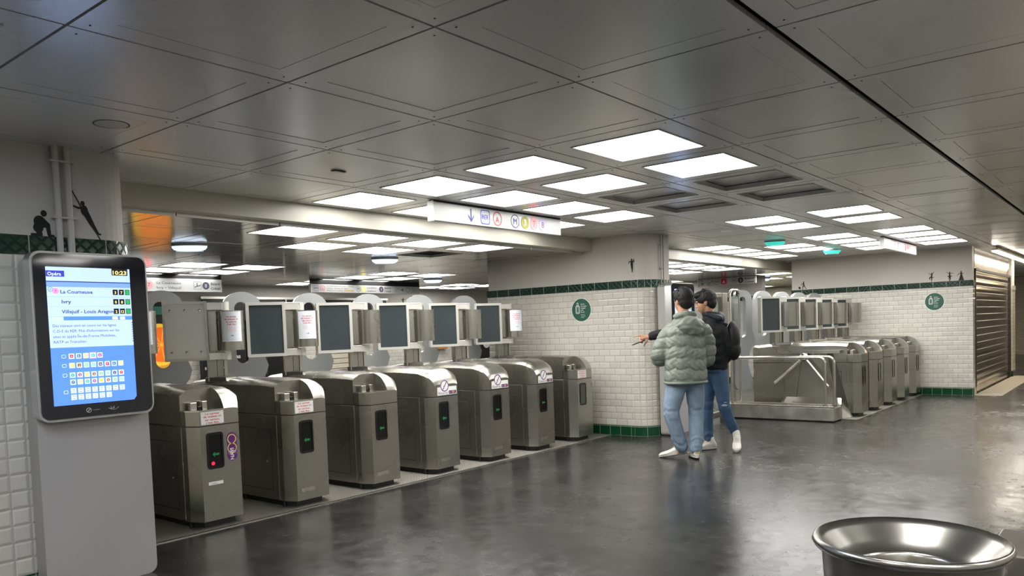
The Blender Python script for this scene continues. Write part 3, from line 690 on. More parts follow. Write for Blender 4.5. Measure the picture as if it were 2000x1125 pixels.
def totem(x, y, label):
    t = thing('information_totem', label, 'information totem', (x, y, 0), 0, 'information totems')
    m = MB(); m.prism(rrect(0, .60, 0.0, 1.84, .05, 5), 0.0, .12, kiosk_m, front(0, .195, 0)); m.build('pedestal', t, .012)
    m = MB(); m.prism([(.02, .10), (.58, .10), (.58, .20), (.02, .20)], 0, .02, blackm) ; m.build('base', t)
    m = MB(); m.plate(rrect(-.012, .603, .955, 1.862, .055, 6), [], .0, .085, kiosk_rim, front(0, .09, 0), True); m.build('screen_case', t, .008)
    m = MB(); m.box(.002, .59, .092, .099, 1.0, 1.84, blackm)
    g = m.build('case_gap', t)
    m = MB(); m.prism(rrect(.0, .591, .968, 1.850, .045, 6), .0, .006, mat('glossy_black_glass', (.006, .008, .016), .05, coat=.5), front(0, .004, 0)); gl_ = m.build('front_glass', t)
    m = MB(); M = front(.06, -.0035, 1.04); Wd, Hd = .44, .74
    m.flat([(0, 0), (Wd - .015, 0), (Wd, .02), (Wd, Hd), (0, Hd)], scr_bg, M, 0)
    e = .0006
    m.rect(0, Wd, Hd - .075, Hd, scr_lt, M, e); m.rect(0, Wd, Hd - .08, Hd - .075, scr_ink, M, 2 * e)
    m.rect(0, .092, Hd - .052, Hd - .02, mat('screen_navy', (.05, .06, .55), .4, emit=.5), M, 2 * e); m.text('Opéra', .008, Hd - .046, .026, scr_wht, M, 3 * e, bold=True)
    m.rect(Wd - .10, Wd - .012, Hd - .037, Hd + .001, scr_black, M, 2 * e); m.text('10:23', Wd - .094, Hd - .032, .03, scr_gold, M, 3 * e, bold=True, fit=.076)
    m.rect(0, Wd, Hd - .105, Hd - .08, scr_mid, M, e)
    for i, (nm_, a, b_) in enumerate((('La Courneuve', '3', '7'), ('Ivry', '0', '8'), ('Villejuif - Louis Aragon', '2', '12'))):
        yb = Hd - .105 - .053 * (i + 1); m.rect(0, Wd, yb, yb + .052, scr_lt, M, e)
        m.text(nm_, .067 if i != 1 else .07, yb + .017, .027, scr_ink, M, 2 * e, bold=True, fit=(.165, .048, .272)[i])
        for k, tx in enumerate((a, b_)):
            xx = Wd - .10 + .034 * k; m.rect(xx, xx + .028, yb + .012, yb + .042, scr_black, M, 2 * e); m.text(tx, xx + .014, yb + .018, .021, scr_gold, M, 3 * e, 'c', True)
        xx = Wd - .032; m.rect(xx, xx + .026, yb + .012, yb + .042, scr_black, M, 2 * e); m.rect(xx + .003, xx + .023, yb + .015, yb + .039, scr_green, M, 3 * e)
    yb = Hd - .137; m.flat(circ(.043, yb + .009, .017, 20), scr_pink, M, 2 * e); m.text('7', .043, yb + .001, .02, scr_black, M, 3 * e, 'c')
    m.ring(circ(.018, yb + .018, .013, 16), circ(.018, yb + .018, .011, 16), scr_ink, M, 2 * e); m.text('M', .018, yb + .012, .014, scr_ink, M, 3 * e, 'c')
    m.rect(0, .075, .475 - .02, .475, scr_lt, M, e); m.rect(.33, .36, .457, .473, scr_wht, M, e); m.rect(.372, .40, .457, .473, scr_wht, M, e)
    m.flat([(.04, .458), (.062, .458), (.051, .474)], scr_gold, M, 2 * e)
    m.rect(0, Wd, .31, .455, scr_lt, M, e)
    for i, tx in enumerate(('Des travaux sont en cours sur les lignes', "C-D-E du RER. Plus d'informations sur les", 'sites et applis Île-de-France Mobilités,', 'RATP et Transilien')):
        m.text(tx, .018, .42 - .029 * i, .021, scr_ink, M, 2 * e, fit=(.33, .345, .325, .165)[i])
    for i in range(9): m.flat([(Wd - .006, .33 + .013 * i), (Wd, .335 + .013 * i), (Wd, .339 + .013 * i), (Wd - .006, .334 + .013 * i)], scr_black, M, 2 * e)
    k = 0
    for (yy, n, tx) in ((.262, 5, 'ABCDE'), (.212, 8, 'HJKLNPRU'), (.160, 8, '12334567'), (.122, 8, '78901234'), (.076, 8, 'TTTTTTTT'), (.040, 6, 'TTTTTT')):
        for j in range(n):
            xx = .088 + .037 * j
            if tx[j] in 'D4L' and yy > .13 and (k % 3 == 0): m.rect(xx - .004, xx + .032, yy - .017, yy + .017, scr_pink, M, e)
            m.rect(xx, xx + .028, yy - .014, yy + .014, scr_wht, M, 2 * e)
            if yy > .1: m.flat(circ(xx + .014, yy, .0095, 12) if yy < .2 else rrect(xx + .005, xx + .023, yy - .009, yy + .009, .003, 2), scr_cols[k % 10], M, 3 * e); m.text(tx[j], xx + .014, yy - .005, .013, scr_wht, M, 4 * e, 'c', True)
            else: m.rect(xx + .005, xx + .023, yy + .006, yy + .008, scr_ink, M, 3 * e); m.rect(xx + .005, xx + .023, yy - .008, yy - .006, scr_ink, M, 3 * e); m.text('T' + str(j + 1), xx + .014, yy - .004, .009, scr_ink, M, 3 * e, 'c', True)
            k += 1
    for yy in (.262, .212, .160, .07): m.ring(rrect(.052, .074, yy - .009, yy + .009, .005, 3), rrect(.054, .072, yy - .007, yy + .007, .004, 3), scr_wht, M, 2 * e)
    m.build('screen', gl_, label='lit blue display with train times')
    m = MB(); M = front(0, -.003, 0); sil = mat('silver_print', (.42, .42, .42), .4)
    m.ring(circ(.235, 1.003, .014, 20), circ(.235, 1.003, .010, 20), sil, M); m.flat([(.226, .995), (.230, .993), (.245, 1.010), (.241, 1.013)], sil, M, .0002); m.text('transport', .256, 1.0, .010, sil, M)
    m.tube([(.34 + .004 * i, 1.006 - .012 * math.sin(PI * i / 14), 0) for i in range(15)], .0016, sil, 6, M); m.text('Lai', .352, 1.001, .020, sil, M, 0, 'l', True)
    m.build('maker_logo', gl_, label='small silver emblem and wordmark')
    return t
totem(-.475, .715, 'grey information totem with blue train time screen by the left pillar, nearest the viewer')
totem(6.47, .655, 'grey information totem behind the two men against the middle tiled pillar')

# ================================================================ OVERHEAD SIGNS
class Parts:
    def __init__(s, t): s.t = t
    def rect(s, *a): MB().rect(*a).build('sign_bar', s.t)
    def flat(s, *a): MB().flat(*a).build('pictogram', s.t)
    def ring(s, *a): MB().ring(*a).build('sign_outline', s.t)
    def text(s, *a, **k): MB().text(*a, **k).build('sign_lettering', s.t)
def joined(name):
    def deco(f):
        def g(m, *a, **k):
            if isinstance(m, Parts):
                q = MB(); f(q, *a, **k); q.build(name, m.t)
            else: f(m, *a, **k)
        return g
    return deco
@joined('line_badge')
def m_logo(m, x, y, r, M, z, col=navy, t='M'):
    m.ring(circ(x, y, r, 28), circ(x, y, r * .9, 28), col, M, z); m.text(t, x, y - r * .48, r * 1.35, col, M, z, 'c')
@joined('line_badge')
def dot(m, x, y, r, c, t, M, z, ink=dgrey): m.flat(circ(x, y, r, 28), c, M, z); m.text(t, x, y - r * .5, r * 1.4, ink, M, z + .0005, 'c', ink == wht)
@joined('network_badge')
def rer(m, x, y, r, M, z, col=navy): m.ring(rrect(x - r, x + r, y - r, y + r, r * .35), rrect(x - r * .9, x + r * .9, y - r * .9, y + r * .9, r * .3), col, M, z); m.text('RER', x, y - r * .32, r * .95, col, M, z, 'c', fit=r * 1.4)
@joined('arrow')
def arrow(m, x, y, s_, M, z, col, rot=0):
    R = M @ TR(x, y, z) @ Matrix.Rotation(rot, 4, 'Z'); w = s_ * .10
    m.flat([(-w, s_), (-w, -s_ * .6), (w, -s_ * .6), (w, s_)], col, R)
    for q in (-1, 1): m.flat([(0, -s_), (q * s_ * .62, -s_ * .2), (q * s_ * .62, s_ * .08), (0, -s_ * .7)][::q], col, R, .0001)
def sign(name, x0, x1, z0, z1, y, label, draw, ceil, rz=0, rod=False, body=offwht, th=.05):
    t = thing(name, label, 'hanging sign', (x0, y, 0), rz)
    w = x1 - x0
    m = MB(); m.box(0, w, 0, th, z0, z1, body); m.build('panel', t, .003)
    m = MB(); m.box(0, w, .004, th - .004, z1, z1 + .012, blackm)
    if rod:
        for xx in (.15, w - .15): m.tube([(xx, th / 2, z1), (xx, th / 2, ceil)], .007, blackm, 8)
    else: m.box(0.0, w, .01, th - .01, z1, ceil, blackm)
    m.build('mounting', t)
    m = MB(); m.box(-.012, .0, -.006, th + .006, z0 - .006, z1 + .006, wht); m.box(.0, .035, -.003, 0, z0, z1, offwht); m.build('end_cap', t)
    draw(Parts(t), front(0, -.0035, 0), w)
    return t
def d1(m, M, w):
    z = 2.376
    arrow(m, .47, z, .058, M, 0, navy); rer(m, .66, z, .062, M, 0, mat('blue_print', (.02, .03, .45), .5)); m.ring(circ(.83, z, .062), circ(.83, z, .055), redp, M, 0); m.text('A', .83, z - .034, .075, redp, M, 0, 'c')
    m_logo(m, 1.09, z, .062, M, 0); dot(m, 1.24, z, .06, olive, '3', M, 0, wht); dot(m, 1.38, z, .06, pinkp, '7', M, 0); dot(m, 1.52, z, .06, lilac, '8', M, 0)
sign('hanging_sign', 2.64, 4.47, 2.295, 2.452, .84, 'white sign under the ceiling with blue down arrow and lines 3, 7 and 8', d1, H)
def d2(m, M, w):
    z = 2.167
    m.rect(.36, .47, z - .006, z + .006, black, M); m_logo(m, .56 + .04, z, .06, M, 0); dot(m, .77, z, .06, pinkp, '7', M, 0)
    m.text('La Courneuve', .88, z + .012, .05, dgrey, M, 0, fit=.36); m.text('Ivry • Villejuif', .88, z - .055, .05, dgrey, M, 0, fit=.36)
    m.ring(rrect(1.43, 1.55, z - .055, z + .055, .004, 2), rrect(1.434, 1.546, z - .051, z + .051, .004, 2), dgrey, M); m.flat([(1.44, z - .03), (1.54, z + .0), (1.54, z + .012), (1.44, z - .018)], dgrey, M); m.rect(1.478, 1.49, z - .01, z + .04, dgrey, M)
    dot(m, 1.62, z, .055, dgrey, '8', M, 0, lilac); m.text('Balard', 1.70, z + .012, .05, dgrey, M, 0, bold=True, fit=.14); m.text('Créteil', 1.70, z - .055, .05, dgrey, M, 0, bold=True, fit=.15)
sign('hanging_sign', 2.50, 4.38, 2.075, 2.262, 7.0, 'white sign beyond the left gates reading La Courneuve, Ivry and Villejuif', d2, H2)
def d3(m, M, w):
    z = 2.172
    rer(m, .10, z, .05, M, 0); m.ring(circ(.23, z, .05), circ(.23, z, .043), redp, M, 0); m.text('A', .23, z - .03, .06, redp, M, 0, 'c')
    for i, tx in enumerate(('St-Germain-en-Laye - Poissy', 'Cergy • Boissy-St-Léger', 'Marne-la-Vallée')): m.text(tx, .32, z + .03 - .038 * i, .028, dgrey, M, 0, fit=(.58, .46, .34)[i])
    m.rect(.68, .90, z - .048, z - .022, mat('tan_print', (.45, .3, .12), .5), M)
    m_logo(m, 1.0, z, .05, M, 0, dgrey); dot(m, 1.12, z, .052, yellow, '3', M, 0, wht); m.text('Levallois', 1.2, z + .012, .042, dgrey, M, fit=.22); m.text('Gallieni', 1.2, z - .045, .042, dgrey, M, fit=.2)
    dot(m, 1.53, z, .05, dgrey, '8', M, 0, lilac); m.text('Balard', 1.61, z + .012, .042, dgrey, M, bold=True, fit=.15); m.text('Créteil', 1.61, z - .045, .042, dgrey, M, bold=True, fit=.15)
    m.ring(rrect(1.86, 1.96, z - .05, z + .05, .004, 2), rrect(1.864, 1.956, z - .046, z + .046, .004, 2), dgrey, M); m.flat([(1.87, z - .04), (1.95, z + .03), (1.95, z + .04), (1.87, z - .03)], dgrey, M)
    arrow(m, 2.04, z, .045, M, 0, black, PI / 2); m.ring(rrect(2.14, 2.24, z - .045, z + .045, .03), rrect(2.145, 2.235, z - .04, z + .04, .03), dgrey, M); m.ring(circ(2.33, z, .047), circ(2.33, z, .042), dgrey, M); m.text('A', 2.33, z - .028, .055, dgrey, M, 0, 'c')
sign('hanging_sign', 6.0, 8.5, 2.10, 2.236, 7.0, 'long white sign beyond the middle gates with yellow line 3 disc', d3, H2)
def d4(m, M, w):
    z = 2.385
    arrow(m, .4, z, .05, M, 0, navy); rer(m, .6, z, .05, M, 0); dot(m, .8, z, .05, pinkp, '7', M, 0); dot(m, .95, z, .05, lilac, '8', M, 0); m.rect(1.2, 1.24, z - .05, z + .05, redp, M); m.rect(1.3, 1.5, z - .01, z + .04, pinkp, M)
sign('hanging_sign', 9.7, 11.65, 2.31, 2.45, -.93, 'pale sign under the ceiling before the right-hand wall', d4, H, body=mat('sign_glare_white', (.8, .76, .76), .12))
def d5(m, M, w):
    z = 2.235; g = mat('sign_grey', (.5, .49, .47), .4)
    arrow(m, .10, z, .06, M, 0, black); m.ring(rrect(.21, .35, z - .065, z + .065, .004, 2), rrect(.214, .346, z - .061, z + .061, .004, 2), dgrey, M); m.flat([(.23, z - .05), (.34, z + .02), (.34, z + .03), (.23, z - .035)], dgrey, M)
    rer(m, .44, z, .06, M, 0, dgrey); m.flat(rrect(.53, .66, z - .065, z + .065, .02), redp, M); m.text('A', .595, z - .042, .09, wht, M, .0005, 'c', True)
    m_logo(m, .83, z, .062, M, 0, dgrey); dot(m, .97, z, .06, dgrey, '8', M, 0, lilac); m.text('Balard', 1.06, z + .012, .055, dgrey, M, bold=True, fit=.2); m.text('Créteil', 1.06, z - .06, .055, dgrey, M, bold=True, fit=.2)
t5 = sign('hanging_sign', 14.0, 15.30, 2.16, 2.312, 3.92, 'grey sign with red A square beyond the right-hand pillar opening', d5, H2 + .0, rz=-PI / 2, body=mat('sign_grey', (.5, .49, .47), .4))
# ================================================================ MORE FITTINGS
# steel railing and kerb beside the turnstile
t = thing('railing_kerb', 'long worn steel kerb with two bent handrails in front of the turnstile', 'railing', (8.65, .2, 0))
def loc(o): return TR(-8.65, -.2, 0)
L0 = TR(-8.65, -.2, 0)
kerb_m = mat('stained_kerb_metal', (.36, .35, .31), .45, .6, noise=.35, nscale=7, rvar=.1)
m = MB(); m.box(8.46, 8.82, -.60, .95, 0.012, .185, kerb_m, L0); m.box(8.47, 8.81, -.59, .94, 0, .015, rubber, L0); m.build('kerb', t, .01)
m = MB(); m.box(8.46, 8.52, -.60, .95, .185, .205, steel_light, L0); m.box(8.76, 8.82, -.60, .95, .185, .205, steel_light, L0); m.box(8.52, 8.76, -.36, .95, .185, .198, steel, L0)
for xx in (8.49, 8.81): m.tube([(xx, -.55, .2), (xx, -.55, .212)], .014, steel_light, 10, L0)
m.build('kerb_cap', t, .003)
for xx, y1, y0 in ((8.54, .86, -.47), (8.73, .93, -.53)):
    r = .08; pts = [(xx, y1, .845)] + [(xx, y0 + r - r * math.sin(a), .845 - r + r * math.cos(a)) for a in [PI / 2 * i / 8 for i in range(9)]] + [(xx, y0, .2)]
    m = MB(); m.tube(pts, .019, steel_light, 14, L0); m.prism(circ(xx, y0, .032, 18), .196, .212, steel, L0); m.build('handrail', t)
# steel-framed service gate between pillar and kerb
t = thing('service_gate', 'dark steel framed glass service gate between the tiled pillar and the kerb', 'gate', (7.1, .80, 0))
m = MB(); m.box(1.05, 1.21, -.04, .04, 0, 1.76, steel_dark); m.box(.02, .10, -.04, .04, 0, 1.76, steel_dark); m.box(.10, 1.05, -.03, .03, 1.70, 1.76, steel_dark); m.box(.10, 1.05, -.03, .03, .95, 1.02, steel_dark); m.box(.10, 1.05, -.03, .03, .06, .14, steel_dark); m.build('frame', t, .004)
glass = mat('clear_glass', (.9, .97, .95), .03, 0, trans=1.0)
m = MB(); m.box(.10, 1.05, -.004, .004, 1.02, 1.70, glass); m.box(.10, 1.05, -.004, .004, .14, .95, glass); m.build('glass_pane', t)
t = thing('glass_screen', 'narrow glass pane in a bent tube frame at the far end of the kerb', 'glass screen', (8.64, .80, 0))
pts = [(-.15, 0, .207), (-.15, 0, 1.74)] + [(-.08 - .07 * math.cos(a), 0, 1.74 + .07 * math.sin(a)) for a in [PI / 2 * i / 6 for i in range(1, 7)]] + [(.08 + .07 * math.sin(a), 0, 1.74 + .07 * math.cos(a)) for a in [PI / 2 * i / 6 for i in range(7)]] + [(.15, 0, .207)]
m = MB(); m.tube(pts, .017, steel_light, 12); m.tube([(-.15, 0, 1.16), (.15, 0, 1.16)], .014, steel_light, 12); m.build('tube_frame', t)
m = MB(); m.box(-.12, .12, -.004, .004, 1.2, 1.74, glass); m.build('glass_pane', t)
for sx in (-.08, .08):
    for z0, z1 in ((1.16, 1.22), (1.72, 1.80)): MB().box(sx - .008, sx + .008, -.01, .01, z0, z1, black).build('clamp', t)
t = MB()
for k in range(5):
    z = 1.08 - .052 * k; P = [(.018 * math.cos(a), (.004 if k % 2 else -.004) , z + .03 * math.sin(a)) for a in [2 * PI * i / 14 for i in range(15)]]
    t.tube(P, .006, wht, 8)
o = t.build('plastic_chain'); o.location = (8.64, .76, 0); tag(o, 'short white plastic chain hanging behind the handrail', 'chain')

# litter bin
t = thing('litter_bin', 'round stainless steel litter bin with funnel rim in the near right corner', 'bin', (-.280, -3.40, 0))
t.scale = (.867, .867, 1.027)
m = MB(); m.lathe([(.0, .0), (.175, .0), (.178, .02), (.196, .72), (.203, .815), (.205, .842)], steel, 64); m.build('body', t)
bin_rim = mat('polished_steel', (.46, .445, .415), .27, 1.0, noise=.06, nscale=3)
m = MB(); m.lathe([(.212, .835), (.222, .838), (.227, .846), (.224, .855), (.218, .857), (.20, .843), (.165, .815), (.132, .792), (.127, .792), (.126, .797), (.123, .797), (.120, .788), (.120, .70)], bin_rim, 72); m.build('funnel_rim', t)
m = MB(); m.lathe([(.120, .70), (.118, .40), (.0, .39)], steel_dark, 48)
for a in (0.3, 2.4, 4.5): m.add([(0, 0, .76), (.118 * math.cos(a), .118 * math.sin(a), .74), (.118 * math.cos(a + .5), .118 * math.sin(a + .5), .70), (0, 0, .70)], [(0, 1, 2, 3)], steel_light)
m.build('inner_liner', t)
m = MB(); m.box(.33, .62, -.22, -.12, .0, .775, steel_dark); m.box(.2, .36, -.17, -.15, .70, .74, steel_dark); m.build('side_bracket', t, .006)

# ceiling fittings
def bulk(cx, cy, z, label, glow, rz=0, grp=None, w=.17):
    t = thing('emergency_light', label, 'emergency light', (cx, cy, z), rz, grp)
    m = MB(); m.prism(circ(0, 0, w, 32, .075), -.02, 0, grey_paint); m.build('base', t, .003)
    m = MB(); R = [[(w * k * math.cos(a), .075 * k * math.sin(a), zz) for a in [2 * PI * i / 32 for i in range(32)]][::-1] for k, zz in ((.98, -.018), (.96, -.035), (.86, -.055), (.6, -.068), (.2, -.072))]
    m.loft(R, glow); m.build('lens', t)
    m = MB(); m.box(-w * .75, w * .75, -.004, .004, -.075, -.06, wht); m.build('bar', t)
glow_w = mat('cool_lens', (.60, .72, .88), .15, emit=.9)
glow_g = mat('green_lens', (.05, .62, .50), .15, emit=.55)
bulk(1.99, 3.57, H2, 'oval cool white emergency light beyond the left end of the beam', glow_w, -.66, 'oval ceiling lights')
bulk(4.64, 3.67, H2, 'oval cool white emergency light beyond the middle of the beam', glow_w, -.66, 'oval ceiling lights')
bulk(8.02, 6.17, H2, 'small oval emergency light far behind, near the white pillar wall', glow_w, -.66, 'oval ceiling lights')
bulk(15.2, 2.94, H2, 'small oval emergency light past the red A sign', glow_w, -1, 'oval ceiling lights')
bulk(8.79, .26, H, 'green glowing exit light on the ceiling, nearer of the two', glow_g, -1.0, 'green exit lights', .14)
bulk(11.06, .18, H, 'green glowing exit light on the ceiling, farther of the two', glow_g, -1.0, 'green exit lights', .14)
o = MB().box(-.05, .05, -.02, .02, -.004, .0, blackm).box(-.044, .044, -.014, .014, -.008, -.004, steel_dark).build('ceiling_vent'); o.location = (1.34, .44, H); tag(o, 'small black slot vent in a plain ceiling panel', 'vent')
t = thing('ceiling_hatch', 'round hatch ring in the ceiling above the left pillar', 'hatch', (-.23, .27, H))
m = MB(); m.ring(circ(0, 0, .085, 40), circ(0, 0, .078, 40), seam, None, -.0015); m.prism(circ(0, 0, .078, 40), -.0012, .0, ceil_l); m.build('hatch_cover', t)
t = thing('tube_lamp', 'long white tube lamp on the ceiling in front of the roller shutter', 'ceiling light', (13.25, -1.78, H - .04))
m = MB(); m.box(0, 9.0, -.05, .05, -.03, 0, ceil_l)
for k in range(7): m.box(.3 + 1.4 * k, .34 + 1.4 * k, -.02, .02, 0, .036, ceil_l)
m.build('housing', t)
m = MB(); m.box(.02, 8.98, -.04, .04, -.05, -.03, mat('tube_glow', (1.0, .93, .80), .5, emit=18)); m.build('diffuser', t)
MB().box(21, 30, -10, 2, H, H + .1, ceil_m).build('ceiling_corridor', kind='structure')
warm = mat('warm_fill_diffuser', (1.0, .80, .52), .6, emit=26)  # for unseen corridor lamps added to throw warm light on the floor
for x, y, lb in ((14.5, -3.1, 'nearer'), (20.5, -3.1, 'farther')):
    t = thing('tube_lamp', 'added unseen warm fill lamp in the corridor beyond the shutter, %s one' % lb, 'ceiling light', (x, y, H - .02))
    m = MB(); m.box(0, 3.5, -.08, .08, -.03, 0, ceil_l); m.build('housing', t); m = MB(); m.box(.02, 3.48, -.07, .07, -.05, -.03, warm); m.build('diffuser', t)

# pipes on the pillars
def pipes(xs, y, z0, z1, r, mm, label, zb):
    t = thing('wall_pipe', label, 'pipe', (xs[0], y, z0))
    for x in xs:
        m = MB(); m.tube([(x - xs[0], 0, 0), (x - xs[0], 0, z1 - z0)], r, mm, 12); m.build('pipe', t)
    for z in zb: m = MB(); m.box(-r * 2, xs[-1] - xs[0] + r * 2, -r * 1.2, r * 1.3, z - z0 - .005, z - z0 + .005, mm); m.build('clip', t)
pipes([-.255, -.195], .908, 1.80, H, .017, white_paint, 'pair of white painted pipes running up the left pillar', (2.38, 2.07))
pipes([6.585, 6.645], .852, 1.84, H, .008, mat('grey_pipe', (.32, .31, .29), .5), 'pair of thin grey pipes running up the middle pillar', (2.33, 2.05))

# roller shutter shop front
t = thing('roller_shutter', 'closed dark steel roller shutter in the shop front on the right', 'shutter', (13.05, -1.5, 0))
shut_m = mat('shutter_steel', (.24, .205, .175), .20, 1.0, noise=.2, nscale=1.5, rvar=.06)
m = MB(); n = 17; hgt = 2.06 / n
for k in range(n):
    z = k * hgt + .01
    m.loft([[(0.04, y, z + q * hgt) for y, q in ((.0, 0), (-.004, .06), (-.008, .5), (-.004, .88), (.0, .93), (.012, .93), (.012, 0))][::-1], [(4.21, y, z + q * hgt) for y, q in ((.0, 0), (-.004, .06), (-.008, .5), (-.004, .88), (.0, .93), (.012, .93), (.012, 0))][::-1]], shut_m, None, False)
    m.box(.04, 4.21, -.014, -.002, z + .89 * hgt, z + .96 * hgt, steel_light)
m.build('slats', t)
m = MB(); m.box(0, .04, -.035, .03, 0, 2.09, seam); m.box(4.21, 4.27, -.035, .03, 0, 2.09, seam); m.box(0, 4.27, -.04, .03, 2.07, 2.11, seam); m.build('guide_frame', t)
m = MB(); m.box(0, 4.27, -.02, .03, 2.11, 2.44, mat('fascia_steel', (.50, .42, .36), .14, 1.0, noise=.15, nscale=2)); m.build('fascia', t)
m = MB(); m.box(.2, .26, -.03, -.02, .14, .2, wht); m.build('lock', t)
tiled_wall('wall_shop_jamb', [(17.32, -1.56), (17.75, -1.56), (17.75, -1.2), (17.32, -1.2)], H + .05, 1.815, 1.91, lambda a, b, d: tile_w, tile_w)
MB().box(13.0, 17.4, -1.46, -1.3, 0, H + .05, white_paint).build('wall_shop_back', kind='structure')
MB().box(17.75, 19.5, -1.25, -1.15, 0, H + .05, white_paint).build('wall_shop_back', kind='structure')
t = thing('metal_door', 'dark metal door standing beyond the roller shutter', 'door', (17.80, -1.30, 0))
m = MB(); m.box(0, 1.15, -.03, .03, 0, 2.1, blackm); m.build('door_leaf', t, .004)
m = MB(); m.tube([(.2, -.06, .95), (.2, -.06, 1.15)], .012, steel_light, 8); m.build('handle', t)
wb = MB(); wb.strip([(27.5, 2), (27.5, -9.8)], 0, H, tile_w); wb.box(27.51, 27.7, -9.8, 2, 0, H, white_paint); wb.build('wall_corridor_end', kind='structure')
MB().box(12.81, 17.6, -1.93, -1.54, 0, .004, mat('beige_threshold', (.42, .38, .32), .35, noise=.1)).build('floor_threshold', kind='structure')

# wall stickers
def round_sticker(M, label):
    m = MB(); m.flat(circ(0, 0, .15, 48), wht, M, .0); m.flat(circ(0, 0, .145, 48), green_st, M, .0006)
    e = .0012
    m.ring(rrect(-.085, -.025, -.045, .055, .014), rrect(-.078, -.032, -.038, .048, .010), wht, M, e); m.ring(rrect(-.068, -.042, .05, .095, .012), rrect(-.062, -.048, .055, .089, .008), wht, M, e)
    m.ring(rrect(-.07, -.04, -.03, .04, .006), rrect(-.067, -.043, -.027, .037, .004), wht, M, e)
    for i, (s_) in enumerate(('Service', 'de consigne', 'à bagages', 'près', 'de vous')): m.text(s_, -.008, .068 - .025 * i, .019, wht, M, e, bold=True, fit=(.06, .088, .075, .04, .06)[i])
    for i, s_ in enumerate(('Réservez', 'votre place', 'en ligne')): m.text(s_, -.008, -.062 - .018 * i, .014, wht, M, e, fit=(.06, .07, .05)[i])
    o = m.build('round_sticker'); tag(o, label, 'wall sticker', 'round green luggage stickers')
round_sticker(left(6.2985, 1.85, 1.58), 'round green sticker with white suitcase on the middle tiled pillar')
round_sticker(left(12.7985, -.96, 1.58), 'round green sticker with white suitcase on the right tiled wall')

def limbq(a, b, wa, wb):
    a = Vector((a[0], a[1])); b = Vector((b[0], b[1])); d = (b - a).normalized(); n = Vector((-d.y, d.x))
    return [tuple(a + n * wa), tuple(a - n * wa), tuple(b - n * wb), tuple(b + n * wb)]
SIL = {
 'kneel': ([((.012, .125), .016, .018), ((-.012, .078), .030, .034), ((-.02, .045), .026, .028)], [((-.02, .06), (.028, .062), .016, .014), ((.028, .062), (.034, .008), .012, .010), ((.03, .006), (.055, .004), .007, .006), ((-.02, .03), (-.012, .006), .016, .012), ((-.06, .006), (-.01, .006), .007, .010), ((.0, .095), (.03, .068), .011, .007)], []),
 'lean': ([((-.035, .205), .012, .014), ((-.028, .165), .020, .030)], [((-.028, .165), (.012, .085), .019, .013), ((.012, .085), (.040, .035), .012, .008), ((.035, .034), (.056, .031), .006, .005), ((-.035, .178), (-.062, .176), .007, .006), ((-.062, .176), (-.085, .185), .006, .005), ((-.092, .275), (.052, .0), .0035, .0035)], []),
 'stand': ([((0, .148), .011, .013), ((0, .112), .016, .026)], [((-.004, .1), (.0, .045), .013, .009), ((.004, .1), (.004, .0), .012, .006), ((-.01, .13), (-.035, .125), .007, .005), ((-.035, .125), (-.042, .105), .005, .004), ((.01, .13), (.032, .12), .007, .005), ((.032, .12), (.03, .15), .005, .004)], []),
 'walk': ([((.0, .142), .011, .012), ((.0, .11), .014, .027)], [((.0, .09), (-.014, .045), .011, .008), ((-.014, .045), (-.022, .0), .007, .005), ((.002, .09), (.022, .048), .010, .007), ((.022, .048), (.046, .012), .006, .005), ((-.01, .12), (-.052, .085), .005, .004)], [[(-.10, .045), (-.068, .062), (-.048, .025), (-.08, .008)]]),
 'dance1': ([((0, .145), .010, .012), ((0, .112), .012, .024)], [((-.004, .12), (-.048, .15), .005, .003), ((.004, .12), (.035, .175), .005, .003), ((0, .09), (-.035, .072), .012, .008), ((-.035, .072), (-.028, .042), .007, .005), ((.0, .09), (-.002, .045), .012, .008), ((-.002, .045), (-.004, .0), .007, .003)], [[(-.03, .095), (.03, .08), (.035, .07), (-.02, .075)]]),
 'dance2': ([((0, .145), .010, .012), ((0, .112), .012, .022)], [((-.004, .125), (-.05, .148), .005, .003), ((.004, .125), (.052, .13), .005, .003), ((-.004, .08), (-.008, .04), .009, .007), ((.004, .08), (.012, .035), .009, .007), ((-.008, .04), (.004, .004), .006, .004), ((.012, .035), (-.002, .0), .006, .003)], [[(-.045, .078), (0, .098), (.045, .078), (.0, .068)]]),
 'gown': ([((0, .145), .011, .012), ((0, .112), .013, .022)], [((-.004, .125), (-.035, .11), .006, .004), ((-.035, .11), (-.06, .082), .005, .003), ((.004, .125), (.03, .108), .006, .004)], [[(-.012, .10), (.012, .10), (.028, .05), (.042, .0), (-.04, .0), (-.024, .05)]]),
}
def silhouette(kind, M, label, s_=1.0):
    m = MB(); E_, Q, P = SIL[kind]; M = M @ Matrix.Scale(s_, 4); k = 0
    for (c, rx, ry) in E_: m.flat(circ(c[0], c[1], rx, 20, ry), blackm, M, .0002 * k); k += 1
    for (a, b, wa, wb_) in Q: m.flat(limbq(a, b, wa, wb_), blackm, M, .0002 * k); m.flat(circ(b[0], b[1], wb_, 10), blackm, M, .0002 * k + .0001); k += 1
    for p in P: m.flat(p, blackm, M, .0002 * k); k += 1
    o = m.build('silhouette_sticker'); tag(o, label, 'wall sticker', 'black figure stickers above the green tiles')
silhouette('kneel', front(-.33, .9395, 1.967), 'black silhouette sticker of a kneeling figure on the left pillar')
silhouette('lean', front(-.075, .9395, 1.967), 'black silhouette sticker of a figure leaning on a pole, left pillar', .98)
silhouette('stand', left(6.306, 1.10, 2.01), 'black silhouette sticker of a standing figure with raised arm, middle pillar', 1.0)
silhouette('walk', left(12.811, 1.23, 1.912), 'black silhouette sticker of a traveller pulling a suitcase, right wall')
silhouette('dance1', left(12.811, -.92, 1.912), 'black silhouette sticker of a leaping dancer, leftmost dancer on the right wall')
